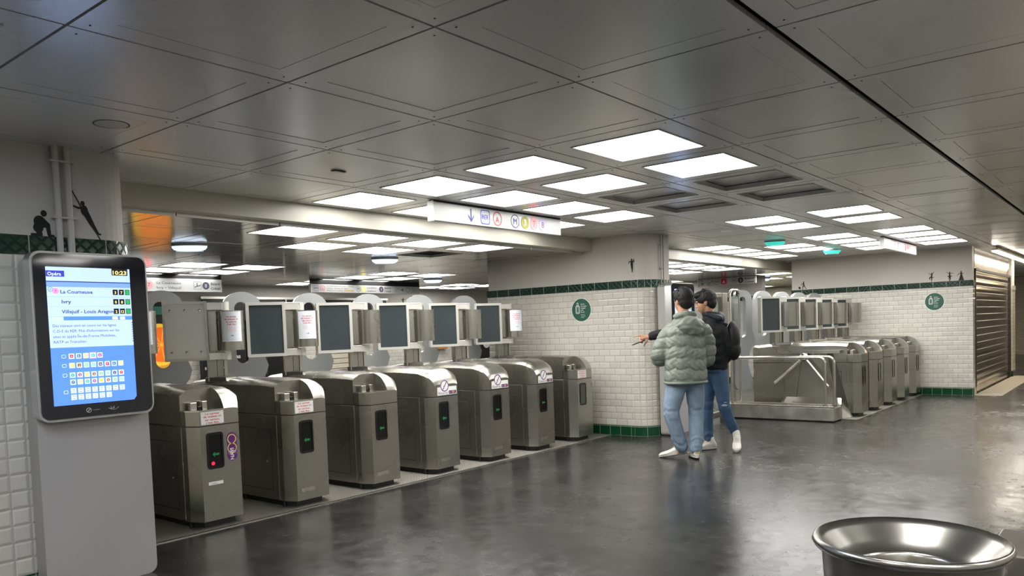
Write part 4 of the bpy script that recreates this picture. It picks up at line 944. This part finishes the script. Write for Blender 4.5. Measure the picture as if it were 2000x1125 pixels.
silhouette('dance2', left(12.811, -1.19, 1.912), 'black silhouette sticker of a ballet dancer in tutu, middle dancer on right wall')
silhouette('gown', left(12.811, -1.36, 1.912), 'black silhouette sticker of a dancer in a long gown near the shutter', 1.0)
silhouette('stand', front(9.84, 8.895, 1.98), 'black silhouette sticker of a figure on the far wall, left one')
silhouette('stand', front(10.05, 8.895, 1.98), 'black silhouette sticker of a figure on the far wall, right one')

# far hall: posters, shutter, kiosk
def poster(x0, x1, z0, z1, y, label, draw, fm=blackm, grp=None):
    t = thing('wall_poster', label, 'poster', (x0, y, z0), 0, grp); w, h = x1 - x0, z1 - z0
    m = MB(); m.plate([(-.03, -.03), (w + .03, -.03), (w + .03, h + .03), (-.03, h + .03)], [[(0, 0), (w, 0), (w, h), (0, h)]], 0, .035, fm, front(0, .0, 0), False); m.build('poster_frame', t)
    m = MB(); m.rect(0, w, 0, h, black, front(0, -.01, 0)); draw(m, front(0, -.0115, 0), w, h); m.build('poster_print', t)
def orange(m, M, w, h):
    m.rect(0, w, h * .80, h * .9, mat('poster_green', (.05, .28, .20), .4), M)
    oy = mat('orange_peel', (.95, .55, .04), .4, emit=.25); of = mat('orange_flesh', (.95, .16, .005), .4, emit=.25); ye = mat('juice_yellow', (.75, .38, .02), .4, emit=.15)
    m.rect(0, w, 0, h * .30, ye, M); m.flat(circ(w * .52, h * .43, w * .50, 40, h * .26), oy, M, .001); m.flat(circ(w * .56, h * .43, w * .42, 40, h * .215), of, M, .002)
    for k in range(9):
        a = 2 * PI * k / 9; m.flat(limbq((w * .56, h * .43), (w * .56 + w * .4 * math.cos(a), h * .43 + h * .2 * math.sin(a)), .004, .008), oy, M, .003)
    for k in range(4): m.flat(circ(w * (.2 + .2 * k), h * .08, w * .1, 20), oy, M, .002)
poster(3.95, 4.62, .75, 2.08, 8.83, 'tall poster with a big orange slice, seen through the first slotted door', orange)
poster(5.02, 5.9, .62, 1.7, 8.83, 'black poster with white date lettering beyond the first gates', lambda m, M, w, h: (m.text('GRAND SALON DE PARIS', .04, h * .38, .07, wht, M, .001, bold=True, fit=w * .8), m.text('8 MARS 2024', .05, h * .22, .07, wht, M, .001), m.rect(.1, .3, h * .08, h * .11, wht, M, .001)))
poster(6.3, 7.0, .2, 1.6, 8.83, 'plain black poster panel between the second and third gates', lambda m, M, w, h: m.text('EXPO', w * .5, h * .2, .06, wht, M, .001, 'c'))
poster(12.27, 12.75, .72, 1.4, 8.83, 'small black framed picture with white shape near the middle pillar', lambda m, M, w, h: m.flat(circ(w * .45, h * .6, w * .32, 20, h * .28), wht, M, .001))
o = MB().box(0, .32, -.10, 0, 0, .10, mat('orange_box', (.45, .20, .05), .5)).build('wall_box'); o.location = (10.75, 8.88, .98); tag(o, 'small orange brown box on the far tiled wall', 'box')
t = thing('far_shutter', 'beige slatted shutter on the far wall behind the middle gates', 'shutter', (7.6, 8.86, 0))
m = MB()
for k in range(16): m.box(0, 1.0, -.03, .0, .02 + .1 * k, .108 + .1 * k, mat('beige_slat', (.58, .52, .42), .5))
m.build('slats', t)
t = thing('ticket_window', 'dark shop window band high on the far wall between signs', 'window', (5.1, 8.86, 1.72))
m = MB(); m.box(0, 4.2, -.02, .0, 0, .36, black); m.build('window_glass', t)
m = MB(); m.box(-.03, 4.23, -.04, .0, .36, .40, steel_light); m.box(-.03, 4.23, -.04, .0, -.03, 0.0, steel_dark)
for k in range(1, 5): m.box(.84 * k - .015, .84 * k + .015, -.04, 0, 0, .36, steel_dark)
m.build('window_frame', t)

# ================================================================ PEOPLE
import numpy as np
def smooth_mesh(me, it):
    n = len(me.vertices); co = np.empty(n * 3); me.vertices.foreach_get('co', co); co = co.reshape(-1, 3)
    e = np.empty(len(me.edges) * 2, dtype=int); me.edges.foreach_get('vertices', e); e = e.reshape(-1, 2)
    deg = np.bincount(e.ravel(), minlength=n)[:, None].astype(float); deg[deg == 0] = 1
    for k in range(it):
        s = np.zeros_like(co); np.add.at(s, e[:, 0], co[e[:, 1]]); np.add.at(s, e[:, 1], co[e[:, 0]])
        co = co + (0.6 if k % 2 == 0 else -0.35) * (s / deg - co) if False else co + .5 * (s / deg - co)
    me.vertices.foreach_set('co', co.ravel()); me.update(); return co
def remesh(mb, voxel, it, disp=None, name='body', parent=None, m=None, label=None):
    me = mb.mesh('tmp'); o = bpy.data.objects.new('tmp', me); COL.objects.link(o)
    r = o.modifiers.new('r', 'REMESH'); r.mode = 'VOXEL'; r.voxel_size = voxel; r.adaptivity = 0
    dg = bpy.context.evaluated_depsgraph_get(); me2 = bpy.data.meshes.new_from_object(o.evaluated_get(dg)); bpy.data.objects.remove(o)
    co = smooth_mesh(me2, it)
    if disp:
        n = len(me2.vertices); nr = np.empty(n * 3); me2.vertices.foreach_get('normal', nr); nr = nr.reshape(-1, 3)
        co = co + nr * disp(co, nr)[:, None]; me2.vertices.foreach_set('co', co.ravel())
    me2.polygons.foreach_set('use_smooth', [True] * len(me2.polygons)); me2.materials.clear(); me2.materials.append(m)
    me2.update(); me2.name = name
    ob = bpy.data.objects.new(name, me2); COL.objects.link(ob)
    if parent: ob.parent = parent; ob.matrix_parent_inverse = Matrix.Translation(parent.location).inverted()
    if label: ob['label'] = label
    return ob
def V3(p): return Vector(p)
def chain(mb, pts, m, n=6, seg=18):
    """tapering limb through (point, radius) with smooth interpolation"""
    P = [V3(p) for p, r in pts]; Rr = [r for p, r in pts]; out = []; rr = []
    for i in range(len(P) - 1):
        p0, p1, p2, p3 = P[max(i - 1, 0)], P[i], P[i + 1], P[min(i + 2, len(P) - 1)]
        for k in range(n):
            t = k / n
            out.append(.5 * ((2 * p1) + (p2 - p0) * t + (2 * p0 - 5 * p1 + 4 * p2 - p3) * t * t + (3 * p1 - p0 - 3 * p2 + p3) * t ** 3))
            s = t * t * (3 - 2 * t); rr.append(Rr[i] * (1 - s) + Rr[i + 1] * s)
    out.append(P[-1]); rr.append(Rr[-1])
    mb.tube(out, rr, m, seg); mb.ell(out[0], (rr[0],) * 3, m, nu=14, nv=8); mb.ell(out[-1], (rr[-1],) * 3, m, nu=14, nv=8)
def torso(mb, rows, right, m, seg=32, power=2.4):
    """rows: (center, half width, half depth)"""
    rings = []
    for i, (c, a, b) in enumerate(rows):
        c = V3(c); rt = V3(right).normalized(); fw = Vector((0, 0, 1)).cross(rt)
        ring = []
        for k in range(seg):
            t = 2 * PI * k / seg; cs, sn = math.cos(t), math.sin(t)
            ring.append(c + rt * (a * math.copysign(abs(cs) ** (2 / power), cs)) + fw * (b * math.copysign(abs(sn) ** (2 / power), sn)))
        rings.append(ring)
    mb.loft(rings, m)
def head(mb, c, F, m):
    """c = centre of the skull, F = unit facing direction (horizontal, may tip)"""
    F = V3(F).normalized(); Rt = F.cross(Vector((0, 0, 1))).normalized(); U = Rt.cross(F)
    R = Matrix((Rt, F, U)).transposed()
    def p(x, y, z): return V3(c) + R @ Vector((x, y, z))
    mb.ell(p(0, -.012, .022), (.073, .092, .088), m, R=R, nu=24, nv=16)      # skull
    mb.ell(p(0, .030, -.030), (.058, .058, .078), m, R=R)                      # face
    mb.ell(p(0, .040, -.080), (.036, .038, .032), m, R=R)                      # chin
    mb.ell(p(.034, .042, -.026), (.024, .030, .028), m, R=R); mb.ell(p(-.034, .042, -.026), (.024, .030, .028), m, R=R)
    mb.ell(p(0, .078, .022), (.046, .018, .014), m, R=R)                       # brow
    mb.loft([[p(-.006, .084, .012), p(.006, .084, .012), p(.006, .070, .012), p(-.006, .070, .012)], [p(-.016, .108, -.030), p(.016, .108, -.030), p(.018, .070, -.036), p(-.018, .070, -.036)]], m)
    mb.ell(p(0, .084, -.058), (.022, .010, .006), m, R=R); mb.ell(p(0, .083, -.068), (.020, .010, .006), m, R=R)
    for sx in (-1, 1):
        mb.ell(p(sx * .076, -.008, -.008), (.008, .018, .032), m, R=R, nu=14, nv=10); mb.ell(p(sx * .079, -.016, .004), (.008, .014, .020), m, R=R, nu=12, nv=8)
    return p, R
skin_m = mat('skin', (.52, .27, .17), .45, noise=.08, nscale=20)
hair_m = mat('black_hair', (.009, .008, .008), .62, bump=.5, bscale=120, stretch=(1, 1, .25))
def hair(p, R, parent, name, seed):
    mb = MB()
    mb.ell(p(0, -.024, .048), (.094, .108, .092), hair_m, R=R, nu=28, nv=18)
    mb.ell(p(0, .034, .090), (.078, .068, .040), hair_m, R=R)
    mb.ell(p(0, -.058, -.010), (.084, .062, .078), hair_m, R=R); mb.ell(p(0, -.048, .025), (.092, .078, .07), hair_m, R=R)
    rn = random.Random(seed)
    for k in range(46):
        a = rn.uniform(-1.3, 1.3); b = rn.uniform(.1, 1.45); d = Vector((math.sin(a) * math.cos(b) , -math.cos(a) * math.cos(b) * .9 + .25 * rn.random(), math.sin(b)))
        c0 = Vector((d.x * .084, -.020 + d.y * .096, .048 + d.z * .082)); c1 = c0 + d * .020 + Vector((rn.uniform(-.012, .012), rn.uniform(-.012, .012), .003))
        mb.tube([p(*c0), p(*c1)], [.014, .004], hair_m, 7)
    return remesh(mb, .0045, 2, lambda co, nr: .0016 * np.sin(co[:, 0] * 420 + 3 * np.sin(co[:, 2] * 70)) * np.sin(co[:, 1] * 380), name, parent, hair_m)
def eyes(p, R, parent):
    for sx in (-1, 1):
        m = MB(); m.ell(p(sx * .028, .066, .002), (.012, .010, .007), mat('eye_white', (.7, .68, .64), .2), R=R, nu=12, nv=8); m.ell(p(sx * .028, .0725, .001), (.006, .0045, .006), blackm, R=R, nu=10, nv=6)
        o = m.build('eye', parent); o.matrix_parent_inverse = Matrix.Translation(parent.location).inverted()
        m = MB(); m.ell(p(sx * .028, .088, .022), (.017, .006, .004), hair_m, R=R, nu=12, nv=6); o = m.build('eyebrow', parent); o.matrix_parent_inverse = Matrix.Translation(parent.location).inverted()
def hand(mb, w, d, up, m, curl=.6, s_=1.0):
    """relaxed hand: w wrist, d direction, up = back of the hand"""
    d = V3(d).normalized(); up = V3(up).normalized(); sd = d.cross(up).normalized(); up = sd.cross(d)
    w = V3(w)
    torso_c = [(w, .026), (w + d * .05, .036), (w + d * .09, .034)]
    for o_ in (-.024, -.008, .008, .024): chain(mb, [(w, .014), (w + d * .09 + sd * o_, .0125)], m, 4, 10)
    for k, o_ in enumerate((-.028, -.010, .009, .027)):
        L_ = (.072, .080, .075, .058)[k]; b = w + d * .09 + sd * o_
        p1 = b + d * L_ * .45 - up * L_ * .12 * curl; p2 = p1 + (d * (1 - curl) - up * curl).normalized() * L_ * .32; p3 = p2 + (d * (.6 - curl) - up).normalized() * L_ * .25 * (1 if curl > .2 else .2) + d * (.1 - curl * .1) * L_
        chain(mb, [(b, .0095), (p1, .0085), (p2, .008), (p3, .0072)], m, 3, 10)
    b = w + d * .03 - sd * .026; chain(mb, [(b, .013), (b + (d * .6 - sd - up * .3).normalized() * .035, .011), (b + (d - sd * .5 - up * .5).normalized() * .068, .009)], m, 3, 10)
shoe_w = mat('white_leather', (.72, .70, .64), .45, noise=.05, nscale=12)
sole_w = mat('white_sole', (.66, .64, .58), .5); sole_d = mat('dark_outsole', (.03, .028, .025), .7)
def shoe(parent, heel, toe, ank, accent=None, label=None):
    heel = V3(heel); toe = V3(toe); d = (toe - heel); L_ = d.length; d.normalize(); sd = d.cross(Vector((0, 0, 1))).normalized(); up = sd.cross(d)
    def sec(t, hw, z0, z1, n=16): c = heel + d * L_ * t; return [c + sd * hw * math.cos(a) + up * ((z0 + z1) / 2 + (z1 - z0) / 2 * math.sin(a)) for a in [2 * PI * k / n for k in range(n)]]
    m = MB(); m.loft([sec(-.01, .020, .02, .06), sec(.03, .032, .01, .082), sec(.14, .037, .01, .098), sec(.3, .037, .01, .096), sec(.45, .041, .01, .080), sec(.62, .047, .01, .062), sec(.8, .048, .01, .052), sec(.93, .040, .012, .046), sec(1.0, .022, .015, .036)], shoe_w)
    chain(m, [(heel + d * L_ * .17 + up * .06, .040), (V3(ank) * .5 + (heel + d * L_ * .17 + up * .10) * .5, .040)], shoe_w, 3, 14)
    s = remesh(m, .006, 2, None, 'shoe', parent, shoe_w, label)
    def fl_(k, off, n=30):
        P = []
        for i in range(n):
            a = 2 * PI * i / n; t = .5 + .53 * math.cos(a); hw = (.042 + .008 * math.cos(a - .2)) * k; P.append(heel + d * L_ * t + sd * hw * math.sin(a) + up * off)
        return P
    m = MB(); m.loft([fl_(1.02, .006), fl_(1.08, .012), fl_(1.06, .030)], sole_w); m.loft([fl_(.98, 0), fl_(1.03, .007)], sole_d)
    q = m.build('sole', s)
    q.matrix_parent_inverse = s.matrix_parent_inverse.copy() if False else Matrix.Identity(4)
    m = MB()
    for k in range(5):
        c = heel + d * L_ * (.36 + .06 * k) + up * (.093 - .0085 * k); m.tube([c - sd * .024, c + up * .004, c + sd * .024], .0035, accent or sole_w, 6)
    m.build('laces', s)
    if accent:
        m = MB(); m.loft([sec(-.015, .024, .045, .082), sec(.05, .036, .045, .096)], accent); m.build('heel_tab', s, label='gold heel tab')
    return s
def jeans_disp(co, nr):
    x, y, z = co[:, 0], co[:, 1], co[:, 2]; a = x * 31 + y * 23
    k = np.clip(1.1 - np.abs(z - .48) / .12, .15, 1) + np.clip(1 - np.abs(z - .17) / .10, 0, 1)
    return (.0042 * np.sin(z * 62 + 2.2 * np.sin(a) + 1.3 * np.sin(a * 2.3 + z * 9)) * np.sin(a * .9 + z * 14) + .0016 * np.sin(z * 120 + 3 * np.sin(a * 1.7))) * k
FV = Vector((.896, .445, 0)); RV = Vector((.445, -.896, 0))

# --- man in the sage puffer jacket
A = thing('person', 'man seen from behind in a sage green puffer jacket, light jeans and white trainers', 'person', (5.15, -.13, 0))
Fa = (FV * .86 - RV * .5).normalized(); Ra = Vector((Fa.y, -Fa.x, 0))
mb = MB(); hp, hR = head(mb, (5.213, -.112, 1.587), (Fa - RV * .25).normalized() + Vector((0, 0, -.08)), skin_m)
chain(mb, [((5.200, -.135, 1.34), .062), ((5.203, -.128, 1.44), .056), ((5.208, -.118, 1.53), .054)], skin_m)
torso(mb, [((5.17, -.15, .84), .13, .09), ((5.17, -.15, 1.0), .13, .09), ((5.185, -.145, 1.2), .15, .10), ((5.195, -.14, 1.34), .15, .08)], Ra, skin_m)
for sh, el, wr in (((5.12, -.005, 1.27), (5.075, .075, 1.05), (5.26, .12, 1.02)), ((5.315, -.29, 1.27), (5.40, -.30, .99), (5.50, -.13, .985))):
    chain(mb, [(sh, .045), (el, .036), (wr, .026)], skin_m); hand(mb, wr, Vector((.2, .05, 0)) + FV * .3 - RV * .25, (0, 0, 1), skin_m, .6)
for hip, kn, an, tj in (((5.125, -.10, .86), (5.035, -.045, .467), (5.105, -.108, .13), (5.095, -.05, .035)), ((5.225, -.215, .86), (5.235, -.222, .44), (5.125, -.262, .12), (5.2, -.2, .04))):
    chain(mb, [(hip, .075), (kn, .05), (an, .033), (tj, .02)], skin_m)
remesh(mb, .007, 2, None, 'body', A, skin_m); hair(hp, hR, A, 'hair', 1); eyes(hp, hR, A)
sage = mat('sage_puffer_fabric', (.205, .235, .198), .45, noise=.05, nscale=30, bump=.15, bscale=50)
mb = MB()
torso(mb, [((5.166, -.153, .755), .205, .150), ((5.168, -.153, .80), .215, .16), ((5.172, -.152, .92), .208, .158), ((5.178, -.150, 1.05), .208, .156), ((5.186, -.148, 1.18), .205, .15), ((5.192, -.146, 1.28), .20, .135), ((5.197, -.142, 1.36), .14, .11), ((5.20, -.138, 1.43), .088, .088), ((5.202, -.134, 1.475), .076, .078)], Ra, sage)
chain(mb, [((5.135, -.03, 1.275), .098), ((5.10, .045, 1.17), .092), ((5.075, .088, 1.05), .086), ((5.15, .13, 1.00), .074), ((5.27, .13, 1.01), .058)], sage)
chain(mb, [((5.30, -.275, 1.27), .095), ((5.365, -.295, 1.15), .084), ((5.39, -.285, 1.0), .078), ((5.45, -.22, .97), .070), ((5.50, -.14, .985), .056)], sage)
def puff(co, nr):
    ang = np.arctan2(co[:, 1] + .15, co[:, 0] - 5.18)
    w = co[:, 2] + .016 * np.sin(ang * 3.2 + .7) + .007 * np.sin(ang * 9 + 2)
    q = np.abs(np.sin(np.pi * w / .112)) ** .4
    d = .016 * q - .009 + .0026 * np.sin(ang * 13 + 5 * np.sin(co[:, 2] * 21)) * np.sin(co[:, 2] * 46 + ang * 3)
    d += .0022 * np.sin(co[:, 0] * 150 + 3 * np.sin(co[:, 2] * 60)) * np.sin(co[:, 2] * 120 + co[:, 1] * 90)
    return d * np.clip((co[:, 2] - .765) / .02, 0, 1) * np.clip((1.43 - co[:, 2]) / .04, .2, 1)
j = remesh(mb, .0085, 5, puff, 'puffer_jacket', A, sage)
mb = MB(); bk = -Fa
hc = Vector((5.195, -.145, 0)) + bk * .115
mb.ell(hc + Vector((0, 0, 1.335)), (.085, .145, .095), sage, R=Matrix((Fa, Ra, Vector((0, 0, 1)))).transposed().to_3x3(), nu=24, nv=16)
mb.ell(hc + Ra * .03 + Vector((0, 0, 1.29)) + bk * .02, (.06, .10, .055), sage, R=Matrix((Fa, Ra, Vector((0, 0, 1)))).transposed().to_3x3())
P = [(Vector((5.20, -.138, 1.435)) + Ra * .095 * math.cos(a) + Fa * (.085 * math.sin(a)) + Vector((0, 0, -.012 * math.cos(2 * a) + .012)), .030) for a in [PI * (-.02 + 1.04 * i / 8) + PI for i in range(9)]]
chain(mb, P, sage, 3, 12)
remesh(mb, .0075, 4, lambda co, nr: .006 * np.sin(co[:, 0] * 55 + 3 * np.sin(co[:, 2] * 38)) * np.sin(co[:, 1] * 42 + co[:, 2] * 30), 'hood', j, sage)
bpy.data.objects['hood'].matrix_parent_inverse = Matrix.Identity(4)
mb = MB(); rr = []
for k in range(33):
    a = 2 * PI * k / 32; cs, sn = math.cos(a), math.sin(a); e = 2 / 2.4
    rr.append(Vector((5.166, -.153, .768)) + Ra * .213 * math.copysign(abs(cs) ** e, cs) + Vector((0, 0, 1)).cross(Ra) * .158 * math.copysign(abs(sn) ** e, sn))
mb.tube(rr, .014, sage, 10); mb.build('hem', j)
jeans_l = mat('light_blue_denim', (.20, .275, .36), .75, noise=.16, nscale=14, bump=.2, bscale=200)
mb = MB()
torso(mb, [((5.168, -.153, .74), .165, .115), ((5.168, -.153, .80), .17, .12), ((5.17, -.153, .90), .155, .11)], Ra, jeans_l)
chain(mb, [((5.120, -.095, .80), .105), ((5.075, -.065, .64), .098), ((5.035, -.050, .475), .080), ((5.065, -.08, .30), .073), ((5.10, -.108, .15), .068), ((5.112, -.118, .115), .064)], jeans_l)
chain(mb, [((5.222, -.21, .80), .105), ((5.238, -.218, .64), .094), ((5.235, -.222, .44), .076), ((5.18, -.245, .27), .073), ((5.135, -.262, .13), .066), ((5.125, -.265, .105), .063)], jeans_l)
remesh(mb, .008, 3, jeans_disp, 'jeans', A, jeans_l)
gold = mat('gold_tab', (.62, .50, .22), .35, .3)
shoe(A, (5.155, -.150, .045), (5.045, .100, .0), (5.10, -.105, .15), gold)
shoe(A, (5.085, -.300, .012), (5.295, -.125, .0), (5.125, -.262, .14), gold)

# --- man in black pointing
B = thing('person', 'man in a black jacket with backpack and ripped blue jeans, pointing left', 'person', (5.74, -.2, 0))
Fb = (-RV + FV * .05).normalized(); Rb = Vector((Fb.y, -Fb.x, 0))
mb = MB(); hp, hR = head(mb, (5.722, -.118, 1.575), (Fb + Vector((0, 0, -.22))).normalized(), skin_m)
chain(mb, [((5.750, -.180, 1.34), .060), ((5.742, -.160, 1.44), .055), ((5.730, -.140, 1.52), .054)], skin_m)
torso(mb, [((5.75, -.20, .86), .12, .09), ((5.757, -.20, 1.0), .13, .09), ((5.755, -.19, 1.2), .13, .09), ((5.75, -.18, 1.31), .10, .07)], Rb, skin_m)
W_ = Vector((5.442, .393, 1.235)); chain(mb, [((5.80, -.07, 1.29), .040), ((5.619, .178, 1.280), .036), (W_, .026)], skin_m)
dh = (Vector((5.379, .470, 1.228)) - W_).normalized(); upv = Vector((0, 0, 1)); sdv = dh.cross(upv).normalized()
for o_ in (-.020, -.007, .007, .020): chain(mb, [(W_, .015), (W_ + dh * .085 + upv * o_ * .9 + sdv * o_ * .3, .0125)], skin_m, 4, 10)
K = W_ + dh * .085
chain(mb, [(K + upv * .020, .0100), (K + dh * .045 + upv * .020, .0090), (K + dh * .078 + upv * .016, .0082), (K + dh * .098 + upv * .011, .0072)], skin_m, 3, 10)          # index, pointing
for k, (o_, L_) in enumerate(((.004, .9), (-.012, .82), (-.026, .68))):
    b = K + upv * o_ - dh * .004 * k
    chain(mb, [(b, .0095), (b + (dh * .8 - sdv * .25 - upv * .35) * .044 * L_, .0088), (b + (dh * .75 - sdv * .7 - upv * .95) * .048 * L_, .0082), (b + (dh * .25 - sdv * .95 - upv * 1.0) * .050 * L_, .0075)], skin_m, 3, 10)
b = W_ + dh * .028 - upv * .018
chain(mb, [(b, .014), (b + (dh * .35 - upv * .9 - sdv * .2) * .034, .0115), (b + (dh * .55 - upv * .95 - sdv * .2) * .062, .0095), (b + (dh * .55 - upv * .98 - sdv * .15) * .080, .008)], skin_m, 3, 10)
wr = Vector((5.832, -.222, .96)); chain(mb, [((5.735, -.28, 1.26), .038), ((5.756, -.357, 1.08), .036), (wr, .026)], skin_m); hand(mb, wr, (.05, .3, -.3), -FV, skin_m, .4)
for hip, kn, an, tj in (((5.765, -.14, .88), (5.721, -.122, .49), (5.745, -.11, .11), (5.68, -.05, .05)), ((5.730, -.25, .88), (5.708, -.313, .49), (5.880, -.358, .17), (5.78, -.4, .08))):
    chain(mb, [(hip, .072), (kn, .05), (an, .033), (tj, .02)], skin_m)
remesh(mb, .006, 2, None, 'body', B, skin_m); hair(hp, hR, B, 'hair', 5); eyes(hp, hR, B)
jet = mat('black_jacket_fabric', (.008, .009, .012), .75, noise=.2, nscale=10, bump=.3, bscale=40)
mb = MB()
torso(mb, [((5.75, -.205, .86), .150, .120), ((5.755, -.205, .95), .165, .130), ((5.757, -.205, 1.05), .165, .13), ((5.757, -.195, 1.2), .175, .135), ((5.755, -.185, 1.30), .165, .125), ((5.75, -.175, 1.37), .11, .10), ((5.745, -.17, 1.43), .08, .085), ((5.742, -.165, 1.475), .076, .082)], Rb, jet)
chain(mb, [((5.80, -.07, 1.30), .080), ((5.70, .07, 1.30), .066), ((5.619, .178, 1.28), .058), ((5.52, .30, 1.258), .050), ((5.448, .385, 1.237), .042)], jet)
chain(mb, [((5.73, -.275, 1.28), .082), ((5.745, -.335, 1.18), .072), ((5.757, -.357, 1.07), .066), ((5.80, -.30, .98), .055), ((5.83, -.235, .96), .048)], jet)
j = remesh(mb, .008, 4, lambda co, nr: .006 * np.sin(co[:, 2] * 70 + 4 * np.sin(co[:, 0] * 26 + co[:, 1] * 19)) * np.sin(co[:, 1] * 40 + co[:, 0] * 28), 'jacket', B, jet)
mb = MB(); hcb = Vector((5.752, -.185, 1.40)) - Fb * .075
mb.ell(hcb, (.10, .055, .075), jet, R=Matrix((Rb, Fb, Vector((0, 0, 1)))).transposed().to_3x3()); chain(mb, [(hcb + Rb * .09, .035), (Vector((5.742, -.165, 1.45)) + Rb * .06 + Fb * .03, .028)], jet); chain(mb, [(hcb - Rb * .09, .035), (Vector((5.742, -.165, 1.45)) - Rb * .06 + Fb * .03, .028)], jet)
o = remesh(mb, .007, 3, None, 'hood', j, mat('dark_navy_lining', (.012, .018, .03), .6)); o.matrix_parent_inverse = Matrix.Identity(4)
jeans_b = mat('mid_blue_denim', (.055, .115, .22), .75, noise=.35, nscale=9, bump=.2, bscale=200)
mb = MB()
torso(mb, [((5.75, -.20, .84), .145, .105), ((5.752, -.20, .92), .145, .105), ((5.755, -.2, .98), .135, .10)], Rb, jeans_b)
chain(mb, [((5.765, -.145, .86), .088), ((5.745, -.13, .68), .080), ((5.721, -.122, .49), .062), ((5.735, -.115, .28), .054), ((5.745, -.11, .12), .048)], jeans_b)
chain(mb, [((5.730, -.245, .86), .088), ((5.715, -.285, .68), .080), ((5.708, -.313, .49), .064), ((5.79, -.335, .32), .056), ((5.872, -.355, .20), .048)], jeans_b)
jb = remesh(mb, .008, 3, jeans_disp, 'jeans', B, jeans_b)
mb = MB(); kp = Vector((5.690, -.352, .505))
kp = Vector((5.708, -.313, .49)) - FV * .064; kR = Matrix((RV, FV, Vector((0, 0, 1)))).transposed().to_3x3()
mb.ell(kp, (.030, .006, .011), mat('ripped_denim_thread', (.42, .48, .55), .8), nu=14, nv=8, R=kR)
mb.ell(kp + Vector((0, 0, .03)) + RV * .012, (.016, .006, .005), mat('ripped_denim_thread', (.42, .48, .55), .8), nu=14, nv=8, R=kR)
mb.build('knee_rip', jb, label='pale ripped patch at the knee')
shoe(B, (5.80, -.17, .0), (5.60, .0, .0), (5.745, -.11, .13))
shoe(B, (5.895, -.372, .085), (5.655, -.465, .0), (5.88, -.358, .19))
bp_ = thing('backpack', 'slim black backpack worn by the man in the black jacket', 'backpack', (5.72, -.35, 1.0))
mb = MB(); c = Vector((5.755, -.19, 1.17)) - Fb * .20
Rm = Matrix((Rb, Fb, Vector((0, 0, 1)))).transposed().to_3x3()
mb.ell(c, (.13, .075, .20), jet, R=Rm); mb.ell(c + Vector((0, 0, -.10)), (.13, .08, .12), jet, R=Rm)
o = remesh(mb, .008, 3, None, 'bag_body', bp_, mat('black_nylon', (.007, .007, .008), .65))
mb = MB()
for sx in (-1, 1):
    mb.tube([c + Rb * sx * .09 + Fb * .05 + Vector((0, 0, .16)), Vector((5.755, -.185, 1.385)) + Rb * sx * .09, Vector((5.755, -.19, 1.30)) + Rb * sx * .11 + Fb * .13, Vector((5.755, -.19, 1.10)) + Rb * sx * .12 + Fb * .13], .014, jet, 8)
o = mb.build('shoulder_strap', bp_); o.matrix_parent_inverse = Matrix.Translation(bp_.location).inverted()
ph = MB(); p0 = Vector((5.300, .535, 1.150)); p1 = Vector((5.392, .432, 1.196)); dd = (p1 - p0).normalized(); s2 = dd.cross(Vector((0, 0, 1))).normalized(); u2 = s2.cross(dd)
ph.loft([[p + s2 * a * .034 + u2 * b * .0045 for a, b in ((-1, -1), (1, -1), (1, 1), (-1, 1))] for p in (p0, p1)], black, None, False); o = ph.build('phone', None, .002); tag(o, 'black phone held in the pointing hand', 'phone')
